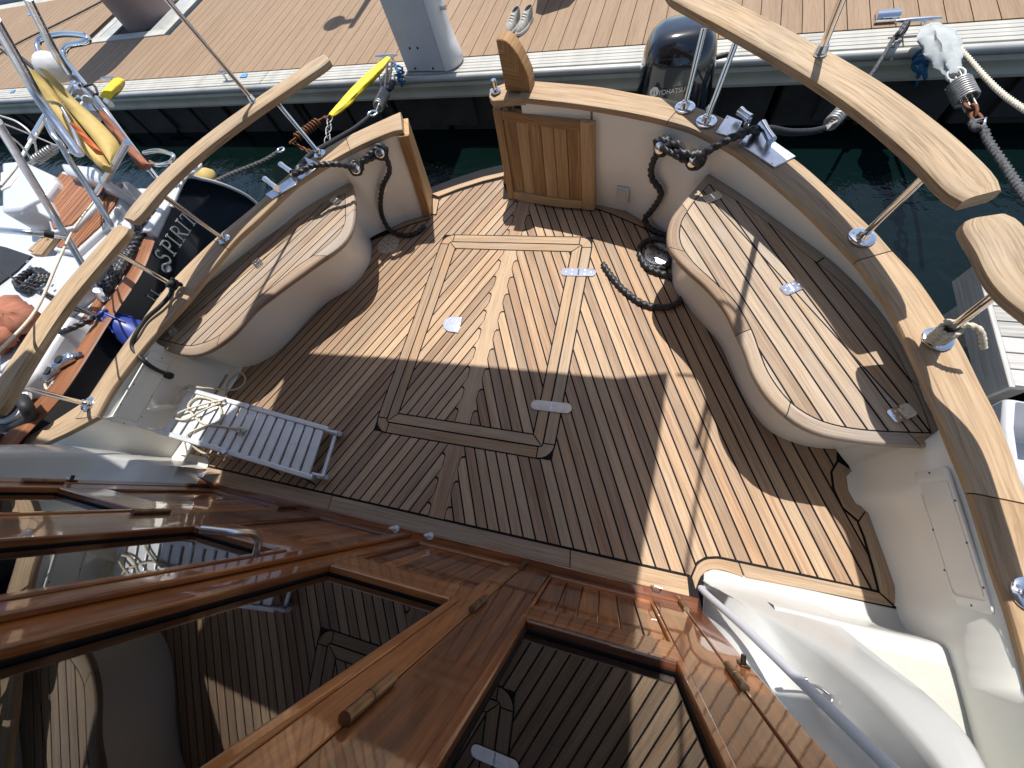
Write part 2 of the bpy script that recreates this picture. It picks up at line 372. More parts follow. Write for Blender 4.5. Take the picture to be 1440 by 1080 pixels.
def strips(regions, slope, x0, pitch, kr, z, m, parent, tip=None, shr=True, g=GAP):
    """lay boards bounded by the lines x = x0 + k*pitch + slope*y over the regions (joined where regions touch)"""
    c = 1 / math.sqrt(1 + slope * slope); ang = math.atan(slope)
    for k in kr:
        a = x0 + k * pitch; b = a + pitch; parts = []
        for ri, reg in enumerate(regions):
            p = clip(reg, 1, -slope, b - g / c); p = clip(p, -1, slope, -(a + g / c))
            if tip: p = tip(p, k, ri)
            p = dedupe(p)
            if len(p) >= 3 and abs(area(p)) > 6e-5: parts.append((ri, p))
        groups = []
        for ri, p in parts:         # join pieces of neighbouring bands that touch
            hit = None
            for gq in groups:
                for rj, q in gq:
                    ys = [v[1] for v in p]; yq = [v[1] for v in q]
                    for yb in (min(ys), max(ys)):
                        if abs(yb - max(yq)) < 2e-3 or abs(yb - min(yq)) < 2e-3:
                            xp = [v[0] for v in p if abs(v[1] - yb) < 3e-3]; xq = [v[0] for v in q if abs(v[1] - yb) < 3e-3]
                            if xp and xq and min(max(xp), max(xq)) - max(min(xp), min(xq)) > 0.004: hit = gq
                if hit: break
            if hit is not None: hit.append((ri, p))
            else: groups.append([(ri, p)])
        for gq in groups:
            ps = [[shear(v) if shr else v for v in p] for _, p in gq]
            plank_obj(ps, ang, z, m, parent)
def between(name, A, B, z0, z1, m, parent, n=None, bevel=0.0, cut=(), nn=40, gap=0.0025, label=None):
    """boards filling the band between two polylines, cut at the given fractions of the length"""
    A = resample(A, nn); B = resample(B, nn); cuts = [0] + list(cut) + [1]; out = []
    for a, b in zip(cuts[:-1], cuts[1:]):
        fa = a * (nn - 1); fb = b * (nn - 1)
        idx = sorted(set([fa] + [i for i in range(nn) if fa < i < fb] + [fb]))
        def at(Q, f):
            i = min(int(f), nn - 2); return Q[i].lerp(Q[i + 1], f - i)
        PA = [at(A, f) for f in idx]; PB = [at(B, f) for f in idx]
        for Q in (PA, PB):
            if a > 0: Q[0] = Q[0] + (Q[1] - Q[0]).normalized() * gap
            if b < 1: Q[-1] = Q[-1] + (Q[-2] - Q[-1]).normalized() * gap
        rings = [[Vector((p.x, p.y, z0)), Vector((q.x, q.y, z0)), Vector((q.x, q.y, z1)), Vector((p.x, p.y, z1))] for p, q in zip(PA, PB)]
        mb = MB(); mb.loft(rings, True, True); out.append(mb.build(name, m, parent, bevel=bevel))
    return out

# ---- cockpit sole
seamR = [P(u, v) for u, v in [(972, 812), (981, 791), (992.6, 784.5), (1010, 783.7), (1038.5, 789.6), (1137.8, 810.4), (1235.6, 832), (1226.7, 797), (1214.8, 755.6), (1206, 733), (1185, 714), (1172, 687), (1169, 664), (1177.8, 649)]]
aftR = [P(u, v) for u, v in [(902, 319), (895, 316), (875, 307.5), (857, 300), (842, 294.5), (790, 286.5), (730, 280)]]
open_ = [P(u, v) for u, v in [(708, 279.7), (710, 251), (680, 258), (645, 269), (617.5, 279.5), (613.5, 302.2)]]
aftL = [P(u, v) for u, v in [(600, 309.5), (575, 316.5), (550, 327)]]
outl = [(-2.60, -0.005), (-1.5, -0.005), (0.40, -0.005)] + [(p.x, p.y) for p in seamR] + [(1.02, 0.75), (0.95, 1.0), (0.72, 1.38), (0.45, 1.68), (0.2, 1.87)] + \
       [(p.x, p.y) for p in aftR] + [(p.x, p.y) for p in open_] + [(p.x, p.y) for p in aftL] + [(-1.95, 1.80), (-2.25, 1.45), (-2.48, 1.05), (-2.55, 0.8), (-2.50, 0.55), (-2.56, 0.3)]
outl = [unshear(p) for p in outl]
sole = MB().prism([shear(p) for p in offset_poly(outl, -0.16)], -0.05, -0.0011).build('cockpit_sole', CAULK, Y)
hq = [P(u, v) for u, v in [(547.5, 608), (745, 644), (782.5, 612.5), (831, 355), (815, 334), (647.5, 330), (620, 347), (532.5, 579)]]
hq = [unshear(p) for p in hq]
hx0 = (hq[6][0] + hq[7][0]) / 2; hx1 = (hq[2][0] + hq[3][0]) / 2; hy0 = (hq[0][1] + hq[1][1]) / 2; hy1 = (hq[4][1] + hq[5][1]) / 2
RC = 0.085
def arc(cx, cy, r, a0, a1, n=6): return [(cx + r * math.cos(rad(a0 + (a1 - a0) * i / n)), cy + r * math.sin(rad(a0 + (a1 - a0) * i / n))) for i in range(n + 1)]
OI = offset_poly(outl, 0.005)
def yband(poly, lo, hi):
    p = clip(poly, 0, 1, hi) if hi is not None else poly
    return clip(p, 0, -1, -lo) if lo is not None else p
XKL, XKR, XOL, XOR = -0.862, -0.776, -0.888, -0.748
XL0, XR0, PITCH, SL = -0.978, -0.656, 0.0613, 0.457
YT0, DYT = 0.196, 0.0613 / 0.457
front = yband(OI, None, hy0 - 0.0045); aft = yband(OI, hy1 + 0.0045, None); mid = yband(OI, hy0 - 0.0045, hy1 + 0.0045)
e = 0.0048
hatchL = arc(hx0 + RC, hy0 + RC, RC + e, 270, 180) + arc(hx0 + RC, hy1 - RC, RC + e, 180, 90)
hatchR = arc(hx1 - RC, hy0 + RC, RC + e, 270, 360) + arc(hx1 - RC, hy1 - RC, RC + e, 0, 90)
def replace_right(poly, edge, xs):   # part of the middle band to the left (or right) of the hatch
    return poly
midL = clip(mid, 1, 0, hx0 + RC); midR = clip(mid, -1, 0, -(hx1 - RC))
def carve(poly, edge, xe):
    poly = dedupe(poly); idx = [i for i, p in enumerate(poly) if abs(p[0] - xe) < 1e-4]
    rest = [p for p in poly if abs(p[0] - xe) >= 1e-4]
    # order: poly is ccw; rotate so that the removed edge sits at the end
    i0 = idx[0]; n = len(poly)
    k = next(i for i in range(n) if abs(poly[i][0] - xe) < 1e-4 and abs(poly[(i + 1) % n][0] - xe) >= 1e-4)
    seq = [poly[(k + 1 + j) % n] for j in range(n)]; seq = [p for p in seq if abs(p[0] - xe) >= 1e-4]
    last = seq[-1]
    e_ = edge if abs(edge[0][1] - last[1]) < abs(edge[-1][1] - last[1]) else edge[::-1]
    return seq + e_
if area(midL) < 0: midL = midL[::-1]
if area(midR) < 0: midR = midR[::-1]
midL = carve(midL, hatchL, hx0 + RC); midR = carve(midR, hatchR, hx1 - RC)
def round_tip(p, x, y, sgn, r=0.016):
    """round the corner of a plank tip at (x, y)"""
    p = dedupe(p); out = []
    for q in p:
        if abs(q[0] - x) < 2.5e-3 and abs(q[1] - y) < 2.5e-3:
            seq = arc(x + sgn * r, y - r, r, 180 if sgn > 0 else 0, 90, 5)
            # keep orientation by nearest start
            prev = out[-1] if out else p[-1]
            if (Vector(prev) - Vector(seq[0])).length > (Vector(prev) - Vector(seq[-1])).length: seq = seq[::-1]
            out += seq
        else: out.append(q)
    return out
def tipL(p, k, ri):
    yt = YT0 - DYT * k       # board -1 ends at YT0 ; k counts away from the king plank
    p = clip(p, 1, 0, XKL - e); p = clip(p, 0, 1, yt - e); return round_tip(p, XKL - e, yt - e, -1) if len(p) > 2 else p
def tipR(p, k, ri):
    yt = YT0 + DYT * k
    p = clip(p, -1, 0, -(XKR + e)); p = clip(p, 0, 1, yt - e); return round_tip(p, XKR + e, yt - e, 1) if len(p) > 2 else p
# left boards: board k lies between x0+k*p and x0+(k+1)*p ; the tip is set by its outer (left) line
leftR = [clip(front, 1, 0, XKL), midL, clip(aft, 1, 0, XKL)]
rightR = [clip(front, -1, 0, -XKR), midR, clip(aft, -1, 0, -XKR)]
strips(leftR, SL, XL0, PITCH, range(-48, 2), 0, TEAK, sole, tip=lambda p, k, ri: tipL(p, k - 0, ri) if True else p)
strips(rightR, -SL, XR0, PITCH, range(-2, 52), 0, TEAK, sole, tip=lambda p, k, ri: tipR(p, k + 1, ri))
# left: tip y of board k is where its left line (x0+k*p) meets XOL: YT0 + DYT*(-k) ; right: outer line is x0+(k+1)*p
def king(y0, y1, parent, z=0):
    L, Rr = [], []
    for i in range(-3, 30):
        yt = YT0 + DYT * i
        for S, xo, xk, sg in ((L, XOL, XKL, -1), (Rr, XOR, XKR, 1)):
            d = abs(xo - xk) / SL
            S += [(xk - sg * 0 + sg * -e * 0 + (-sg) * -e * 0, yt)] if False else []
            S += [(xk - sg * e * 0.0, yt + e * 0.2 - 0.012), (xk + sg * 0.010, yt + e), (xo - sg * e, yt + e), (xk - sg * 0.0, yt + d + e)]
    poly = L + Rr[::-1]
    poly = yband(poly, y0, y1); poly = dedupe(poly)
    plank_obj([[shear(p) for p in poly]], 0.0, z, TEAK, parent, name='king_plank')
king(-0.003, hy0 - e, sole); king(hy1 + e, 2.245, sole)
# margins
def pts2(l): return [Vector((a, b, 0)) for a, b in l]
between('margin_board', pts2([(-2.62, -0.012), (0.395, -0.012)]), pts2([(-2.62, -0.105), (0.41, -0.105)]), -0.012, 0.0, TRIM, sole, cut=(0.385, 0.83))
so = [P(u, v) for u, v in [(978, 829), (984, 812), (993, 803), (1003, 800), (1020, 803), (1045, 812), (1150, 832), (1256, 853)]]
si = [P(u, v) for u, v in [(973, 812), (981, 793), (992.6, 786.5), (1010, 785.7), (1038.5, 791.6), (1137.8, 812.4), (1190, 823), (1236, 834)]]
between('margin_board', si, so, -0.012, 0.004, TRIM, sole, cut=(0.32,), bevel=0.003)
s2 = [P(u, v) for u, v in [(1238, 833), (1229, 797), (1217, 755.6), (1208, 734)]]; o2 = [P(u, v) for u, v in [(1258, 851), (1258, 826), (1244, 785), (1219, 717)]]
between('margin_board', s2, o2, -0.012, 0.004, TRIM, sole, bevel=0.003)
s3 = [P(u, v) for u, v in [(1207, 731), (1186, 713), (1174, 687), (1171, 664), (1179, 650)]]; o3 = [P(u, v) for u, v in [(1218, 716), (1203, 708), (1193, 690), (1190, 670), (1198, 662)]]
between('margin_board', s3, o3, -0.012, 0.003, TRIM, sole, bevel=0.002)
s4 = [P(u, v) for u, v in [(903, 318.5), (895, 315), (875, 306.5), (857, 299), (842, 293.5), (790, 285.5), (730, 279)]]; o4 = [P(u, v) for u, v in [(935, 329), (915, 317), (895, 306), (880, 298), (860, 291), (838, 287), (800, 279), (735, 270)]]
between('margin_board', s4, o4, -0.012, 0.002, TRIM, sole)
s5 = [P(u, v) for u, v in [(709, 249), (680, 256), (645, 267), (617, 278)]]; o5 = [P(u, v) for u, v in [(712, 243), (680, 250), (645, 261), (608, 274)]]
between('sill_board', s5, o5, -0.06, 0.012, TRIM, sole, bevel=0.004)
s6 = [P(u, v) for u, v in [(617, 281), (613, 301)]]; o6 = [P(u, v) for u, v in [(609, 279), (603, 301)]]
between('margin_board', s6, o6, -0.012, 0.001, TRIM, sole)
s7 = [P(u, v) for u, v in [(612, 303.5), (600, 308.5), (575, 315.5), (550, 326)]]; o7 = [P(u, v) for u, v in [(604, 303), (595, 304), (570, 312), (545, 323)]]
between('margin_board', s7, o7, -0.012, 0.001, TRIM, sole)

# ---- hatch
hatch = MB().prism([shear(p) for p in [(hx0, hy0), (hx1, hy0), (hx1, hy1), (hx0, hy1)]], -0.03, 0.0).build('deck_hatch', CAULK, Y)
W1, W2 = 0.062, 0.124
def corner(cx, cy, sx, sy):
    o_ = [(cx - sx * RC, cy), *[(cx - sx * RC + sx * RC * math.sin(rad(a)), cy - sy * RC + sy * RC * math.cos(rad(a))) for a in (18, 36, 54, 72)], (cx, cy - sy * RC)]
    i_ = [(cx - sx * W1, cy - sy * RC), (cx - sx * W1 - sx * 0.006, cy - sy * (W1 + 0.006)), (cx - sx * RC, cy - sy * W1)]
    pl = offset_poly(o_ + i_, 0.0034)
    plank_obj([[shear(q) for q in pl]], 0.6 * sx, 0.001, TRIM, hatch, name='corner_board')
for cx, cy, sx, sy in ((hx0, hy0, -1, -1), (hx1, hy0, 1, -1), (hx1, hy1, 1, 1), (hx0, hy1, -1, 1)): corner(cx, cy, sx, sy)
def bd(poly, ang, z=0.001, name='frame_board', t=0.014): plank_obj([[shear(q) for q in offset_poly(poly, 0.0034)]], ang, z, TRIM, hatch, t, name)
bd([(hx0 + RC, hy0), (hx1 - RC, hy0), (hx1 - RC, hy0 + W1), (hx0 + RC, hy0 + W1)], math.pi / 2)
bd([(hx0 + RC, hy1 - W1), (hx1 - RC, hy1 - W1), (hx1 - RC, hy1), (hx0 + RC, hy1)], math.pi / 2)
bd([(hx0, hy0 + RC), (hx0 + W1, hy0 + RC), (hx0 + W1, hy1 - RC), (hx0, hy1 - RC)], 0)
bd([(hx1 - W1, hy0 + RC), (hx1, hy0 + RC), (hx1, hy1 - RC), (hx1 - W1, hy1 - RC)], 0)
q0 = W1 + 0.003
bd([(hx0 + q0, hy0 + q0), (hx1 - q0, hy0 + q0), (hx1 - W2, hy0 + W2), (hx0 + W2, hy0 + W2)], math.pi / 2, 0.002)
bd([(hx0 + W2, hy1 - W2), (hx1 - W2, hy1 - W2), (hx1 - q0, hy1 - q0), (hx0 + q0, hy1 - q0)], math.pi / 2, 0.002)
bd([(hx0 + q0, hy0 + q0), (hx0 + W2, hy0 + W2), (hx0 + W2, hy1 - W2), (hx0 + q0, hy1 - q0)], 0, 0.002)
bd([(hx1 - W2, hy0 + W2), (hx1 - q0, hy0 + q0), (hx1 - q0, hy1 - q0), (hx1 - W2, hy1 - W2)], 0, 0.002)
ins = [(hx0 + W2 + e, hy0 + W2 + e), (hx1 - W2 - e, hy0 + W2 + e), (hx1 - W2 - e, hy1 - W2 - e), (hx0 + W2 + e, hy1 - W2 - e)]
strips([clip(ins, 1, 0, XKL)], SL, XL0, PITCH, range(-34, 2), 0.001, TEAK, hatch, tip=tipL)
strips([clip(ins, -1, 0, -XKR)], -SL, XR0, PITCH, range(-2, 36), 0.001, TEAK, hatch, tip=lambda p, k, ri: tipR(p, k + 1, ri))
king(hy0 + W2 + e, hy1 - W2 - e, hatch, 0.001)

def plate(name, a, b, wd, z, m, parent, h=0.004, screws=4, knuckle=True, r=None, axis=None):
    """rounded hinge plate from point a to b, wd wide"""
    a = Vector((a[0], a[1], z)); b = Vector((b[0], b[1], z)); d = (b - a); L = d.length; d.normalize(); s = Vector((-d.y, d.x, 0)); r = wd / 2 if r is None else r
    pts = []
    for cx, cy, a0 in ((L - r, wd / 2 - r, 0), (r, wd / 2 - r, 90), (r, -wd / 2 + r, 180), (L - r, -wd / 2 + r, 270)):
        for i in range(6):
            t = rad(a0 + 90 * i / 5); pts.append(a + d * (cx + r * math.cos(t)) + s * (cy + r * math.sin(t)))
    mb = MB(); mb.prism([(p.x, p.y) for p in pts], z, z + h)
    o = mb.build(name, m, parent, bevel=0.0012)
    root = o
    for i in range(screws):
        fx = (0.14, 0.86, 0.32, 0.68, 0.32, 0.68)[i]; fy = (0, 0, 0.25, 0.25, -0.25, -0.25)[i]
        c = a + d * (L * fx) + s * (wd * fy); q = MB(); q.loft(disc(c + Vector((0, 0, h - 0.0005)), 0.0045, 0.0016, 10)); q.build('screw', SATIN, root if parent is None or root.parent.parent is None else parent)
    if knuckle:
        c = a + d * (L / 2) + Vector((0, 0, h)); q = MB(); q.tube([c - s * wd * 0.36, c + s * wd * 0.36], 0.0042, 8); q.build('knuckle', m, parent)
    return o
a, b = P(789, 383), P(838.5, 384); plate('hinge', a, b, 0.058, 0.003, STEEL, hatch, screws=6)
a, b = P(747, 569), P(804, 575.5); plate('hinge', a, b, 0.058, 0.003, SATIN, hatch, screws=6)
hp = [P(u, v) for u, v in [(651, 446.5), (645, 469), (631, 467), (624.5, 462), (623, 456), (626, 449.5), (634, 446)]]
MB().prism([(p.x, p.y) for p in hp], 0.002, 0.008).build('lifting_plate', SATIN, hatch, bevel=0.002)

# ---- settees
SZ = 0.428
c3 = lambda l: [(900 + x * 0.389, 220 + y * 0.389) for x, y in l]
c4 = lambda l: [(190 + x * 0.27778, 230 + y * 0.27778) for x, y in l]
def settee(rim, outb, seam, seamo, base, hinges, lid, slope, x0, cuts, ocuts, cornercut=None):
    rim = [P(u, v, SZ) for u, v in rim]; outb = [P(u, v, SZ) for u, v in outb]; seam = [P(u, v, SZ) for u, v in seam]; seamo = [P(u, v, SZ) for u, v in seamo]
    rimS = cr(rim, 5); seamS = cr(seam, 4); outS = cr(outb, 3); seamoS = cr(seamo, 3)
    # plan outline of the seat : rim + outboard edge
    whole = [(p.x, p.y) for p in rimS] + [(p.x, p.y) for p in outS[1:-1]]
    # moulded base
    n = 64
    top = resample([Vector((p.x, p.y, 0)) for p in rimS], n); bot = resample(cr([P(u, v) for u, v in base], 4), n)
    cen = sum(top, Vector()) / n
    rings = []
    for h, tq in ((0.0, 0.0), (0.02, 0.12), (0.10, 0.22), (0.25, 0.55), (0.36, 0.85), (0.398, 1.0)):
        ring = []
        for i in range(n):
            q = top[i]; t_ = (top[min(i + 1, n - 1)] - top[max(i - 1, 0)]).normalized(); inn = Vector((-t_.y, t_.x, 0))
            if (cen - q).dot(inn) < 0 and False: inn = -inn
            q = q + inn * (0.028 if area(whole) > 0 else -0.028)
            p = bot[i].lerp(q, tq); ring.append(Vector((p.x, p.y, h)))
        rings.append(ring)
    mb = MB(); mb.loft(rings, closed=False, caps=False)
    s = mb.build('settee', CREAM, Y, smooth=80)
    MB().prism(offset_poly(whole, 0.012), SZ - 0.03, SZ - 0.0012).build('seat_base', CAULK, s)
    ro = resample(rimS, 60); ri = resample(seamS, 60)
    cu = [0] + list(cuts) + [1]
    for a, b in zip(cu[:-1], cu[1:]):
        fa_, fb_ = a * 59, b * 59; idx = sorted(set([fa_] + [i for i in range(60) if fa_ < i < fb_] + [fb_]))
        def pk(Q, f):
            i = min(int(f), 58); return Q[i].lerp(Q[i + 1], f - i)
        rings = []
        for j, i in enumerate(idx):
            A, B = pk(ro, i), pk(ri, i); dd = (pk(ro, min(59, i + 1)) - pk(ro, max(0, i - 1))).normalized() * 0.002
            if j == 0 and a > 0: A += dd; B += dd
            if j == len(idx) - 1 and b < 1: A -= dd; B -= dd
            d = (B - A).normalized(); B = B - d * 0.003
            def V(p, z): return Vector((p.x, p.y, z))
            rings.append([V(A + d * 0.01, SZ - 0.036), V(A + d * 0.002, SZ - 0.030), V(A, SZ - 0.018), V(A + d * 0.003, SZ - 0.006), V(A + d * 0.011, SZ), V(B, SZ), V(B, SZ - 0.02)])
        mb = MB(); mb.loft(rings, True, True); mb.build('rim_board', SEAT, s, smooth=50)
    oo = resample(outS, 40); oi = resample(seamoS, 40); cu = [0] + list(ocuts) + [1]
    between('rim_board', oo, oi, SZ - 0.02, SZ, SEAT, s, cut=ocuts, gap=0.003)
    ins = [(p.x, p.y) for p in seamS] + [(p.x, p.y) for p in seamoS[1:-1]]
    if area(ins) < 0: ins = ins[::-1]
    ins = offset_poly(ins, 0.003)
    a, b = P(*lid[0], SZ), P(*lid[1], SZ); nx, ny = -(b.y - a.y), (b.x - a.x); ln = math.hypot(nx, ny); nx /= ln; ny /= ln; cc = nx * a.x + ny * a.y
    for poly in (clip(ins, nx, ny, cc - 0.003), clip(ins, -nx, -ny, -cc - 0.003)):
        strips([poly], slope, x0, 0.0655, range(-60, 60), SZ, SEAT, s, shr=False, g=0.0036)
    for u, v in hinges:
        c = P(u, v, SZ); d = Vector((ny * 0 + nx, ny, 0)) if True else 0
        plate('hinge', c - d * 0.042, c + d * 0.042, 0.052, SZ + 0.0015, STEEL, s, screws=6, r=0.012)
    return s
rimR = c3([(245, 60), (150, 170), (110, 225), (97, 290), (110, 340), (165, 403), (240, 470), (310, 555), (350, 640), (380, 700), (412, 790), (470, 880), (560, 960), (640, 1000), (720, 1020), (870, 1040), (1030, 1050), (1120, 1048)])
outR = c3([(1120, 1048), (1030, 880), (980, 740), (870, 560), (720, 400), (590, 300), (400, 160), (300, 95), (245, 60)])
seamRr = c3([(250, 98), (205, 150), (170, 200), (147, 245), (146, 310), (190, 380), (270, 455), (340, 520), (400, 620), (430, 700), (465, 785), (535, 880), (620, 940), (710, 972), (830, 990), (1000, 998), (1055, 1000)])
seamRo = c3([(1055, 1000), (1000, 850), (900, 660), (800, 530), (690, 420), (590, 345), (480, 250), (360, 165), (250, 98)])
baseR = [(996, 246), (965, 292), (950, 330), (945.5, 360), (946, 400), (966, 430), (989.5, 457.3), (1012.8, 484.5), (1028.4, 519.6), (1044, 554.6), (1063.4, 585.7), (1086.7, 609), (1118, 622.7), (1152.9, 630.5), (1191.8, 630.5), (1240, 628), (1290, 626), (1334, 628)]
seR = settee(rimR, outR, seamRr, seamRo, baseR, [(1002, 278), (1113, 405), (1267, 581)], [(1003, 284), (1266, 573)], -0.5, 1.0, (0.12, 0.27, 0.55, 0.745, 0.96), (0.14, 0.55))
rimL = c4([(1093, 95), (1110, 170), (1105, 290), (1075, 370), (1020, 430), (940, 485), (850, 550), (780, 600), (700, 660), (600, 740), (500, 850), (420, 915), (350, 955), (280, 970), (200, 960), (130, 935), (65, 908)])
outL = c4([(65, 908), (110, 870), (180, 780), (300, 660), (450, 540), (600, 420), (750, 300), (900, 200), (1040, 120), (1093, 95)])
seamLr = c4([(1062, 148), (1065, 220), (1062, 300), (1020, 370), (925, 450), (820, 520), (700, 620), (600, 700), (500, 800), (410, 880), (300, 920), (240, 918), (170, 900), (118, 887)])
seamLo = c4([(118, 887), (200, 800), (300, 710), (450, 570), (560, 470), (700, 350), (850, 265), (960, 195), (1062, 148)])
baseL = [(497, 262), (505, 290), (516, 320), (522.5, 345), (522, 360.6), (520.6, 368.9), (509.4, 388.3), (490, 407.8), (462.2, 424.4), (434.4, 449.4), (406.7, 480), (384.4, 499.5), (362, 512), (340, 517), (323, 516), (300, 510), (260, 500), (225, 492), (209, 484)]
seL = settee(rimL, outL, seamLr, seamLo, baseL, [(472, 282.8), (362.8, 370.3), (243.6, 465.6)], [(474, 280), (242, 467)], 0.5, -2.0, (0.13, 0.33, 0.73), (0.5,))

# ---- bulwark and cap rail, as curves in polar form round a centre point
CC = Vector((-0.8, 0.55))
def polar(pts): return sorted([(math.atan2(p.y - CC.y, p.x - CC.x) % (2 * math.pi) if (p.y - CC.y) > -3 and p.x < CC.x else math.atan2(p.y - CC.y, p.x - CC.x), math.hypot(p.x - CC.x, p.y - CC.y)) for p in pts])
def rr(tab, th):
    if th <= tab[0][0]: i = 0
    elif th >= tab[-1][0]: i = len(tab) - 2
    else: i = max(j for j in range(len(tab) - 1) if tab[j][0] <= th)
    (a, ra), (b, rb) = tab[i], tab[i + 1]; A = Vector((math.cos(a), math.sin(a))) * ra; B = Vector((math.cos(b), math.sin(b))) * rb
    d = Vector((math.cos(th), math.sin(th))); e_ = B - A; den = d.x * e_.y - d.y * e_.x
    return (A.x * e_.y - A.y * e_.x) / den
def smooth_tab(pts):
    q = cr([Vector((p.x, p.y, 0)) for p in pts], 5); return polar(q)
def at(tab, th, z=None):
    r = rr(tab, th); x = CC.x + r * math.cos(th); y = CC.y + r * math.sin(th); return Vector((x, y, capz(y) if z is None else z))
capoR = [(735, 110), (745, 112), (795, 116), (845, 121), (895, 130), (955, 141), (1017, 164), (1060, 186), (1119, 222), (1175, 270), (1230, 322), (1255, 350), (1292, 390), (1330, 445), (1355, 485), (1382, 540), (1410, 595), (1440, 680)]
capiR = [(730, 137), (795, 144), (845, 151), (895, 160), (935, 169), (970, 179), (995, 191), (1022, 205), (1045, 220), (1080, 247), (1130, 290), (1162, 322), (1200, 361), (1228, 397), (1260, 447), (1302, 537), (1337, 622), (1367, 695), (1402, 805), (1433, 900)]
capoL = [(558, 158), (540, 166), (485, 192), (440, 219), (404, 245), (360, 286), (300, 336), (240, 395), (200, 447), (160, 502), (135, 540)]
capiL = [(566, 182), (545, 187), (490, 212), (427, 250), (402, 270), (360, 310), (325, 343), (270, 412), (240, 446), (207, 481), (160, 542), (135, 586)]
fwdR = [Vector((1.12, -0.5, 0)), Vector((1.12, -1.6, 0))]
cO = [PC(u, v) for u, v in capoR]; cI = [PC(u, v) for u, v in capiR]
cO += [Vector((cO[-1].x + 0.03, cO[-1].y - 0.35, 0)), Vector((cO[-1].x + 0.02, -1.6, 0))]; cI += [Vector((cI[-1].x + 0.02, cI[-1].y - 0.35, 0)), Vector((cI[-1].x + 0.02, -1.6, 0))]
TO = smooth_tab(cO); TI = smooth_tab(cI)
lO = [PC(u, v) for u, v in capoL]; lI = [PC(u, v) for u, v in capiL]
TOL = smooth_tab(lO); TIL = smooth_tab(lI)
# middle line of the bulwark (seat height) and foot
midRp = [P(u, v) for u, v in [(760, 262)]]
def th_of(p): return math.atan2(p.y - CC.y, p.x - CC.x)
def foot_tab(seatline, footpx, side):
    """seat-height radius table from the seat edge, foot from visible corners"""
    return smooth_tab(seatline), smooth_tab(footpx)
seatoR = [P(u, v, SZ) for u, v in c3([(1120, 1030), (1030, 880), (980, 740), (870, 560), (720, 400), (590, 300), (400, 160), (300, 95), (245, 60)])]
TMR = polar(cr([Vector((p.x, p.y, 0)) for p in seatoR], 3))
seatoL = [P(u, v, SZ) for u, v in c4([(65, 905), (180, 780), (300, 660), (450, 540), (600, 420), (750, 300), (900, 200), (1040, 120), (1093, 95)])]
TML = polar(cr([Vector((p.x, p.y, 0)) for p in seatoL], 3))
footR = [Vector((-0.96, 2.30, 0))] + [P(u, v) for u, v in [(800, 282), (840, 289), (880, 297), (915, 317), (935, 329)]]
footRb = [P(u, v) for u, v in [(1198, 660), (1203, 708), (1219, 717), (1244, 785), (1258, 826), (1259, 852)]] + [Vector((1.22, -0.4, 0)), Vector((1.22, -1.6, 0))]
footL = [P(u, v) for u, v in [(604, 301), (570, 311), (520, 334)]]
footLb = [Vector((-2.60, 0.62, 0)), Vector((-2.62, 0.4, 0)), Vector((-2.70, 0.05, 0)), Vector((-2.76, -0.5, 0)), Vector((-2.76, -1.6, 0))]
def wall_foot(TIx, TM, pa, pb, th):
    ta = polar(pa); tb = polar(pb)
    pts = sorted(ta + tb)
    # under the settee: straight continuation
    return rr(pts, th)
def bulwark(name, TIx, TM, foots, ths, hullT, fshift=0.0, fth=0.0):
    ft = polar(foots)
    rows = []
    for th in ths:
        p0 = at(TIx, th); cz = p0.z - 0.028
        a = at(TIx, th, cz); d = Vector((math.cos(th), math.sin(th), 0))
        f = at(ft, th - fshift * max(0, 1 - abs(th - fth) / 0.25) if fshift else th, 0.0)
        if TM and TM[0][0] <= th <= TM[-1][0]: m = at(TM, th, SZ); 
        else: m = f.lerp(a, SZ / cz)
        a = a + d * 0.012
        g = m.lerp(a, 0.55)
        rows.append((f - Vector((0, 0, 0.01)), f + Vector((0, 0, 0.012)) + d * 0.003, f.lerp(m, 0.5), m, g, a))
    # smooth transitions of the middle row
    mb = MB(); mb.loft([list(r) for r in rows], closed=False, caps=False); return mb.build(name, CREAM, Y, smooth=80)
def lin(a, b, n): return [a + (b - a) * i / n for i in range(n + 1)]
thR0 = math.atan2(-1.55 - CC.y, 1.12 - CC.x); thR1 = th_of(at(TI, th_of(cI[0])))
# right bulwark in two skins : aft of and beside the settee, and forward of it
footAll = footR + [Vector((0.30, 1.80, 0)), Vector((0.55, 1.52, 0)), Vector((0.78, 1.15, 0)), Vector((0.92, 0.85, 0)), Vector((1.0, 0.66, 0))] + footRb
bw = bulwark('bulwark', TI, TMR, footAll, lin(thR0, thR1, 110), TO)
footAllL = footL + [Vector((-2.1, 1.62, 0)), Vector((-2.32, 1.30, 0)), Vector((-2.50, 0.95, 0)), Vector((-2.57, 0.75, 0))] + footLb[:1]
th_a = th_of(lI[0]); th_b = th_of(lI[-1]) % (2 * math.pi)
bwl = bulwark('bulwark', TIL, TML, footAllL + footLb[1:3], lin(th_a, th_b, 70), TOL, th_a - th_of(P(604, 301)), th_a)
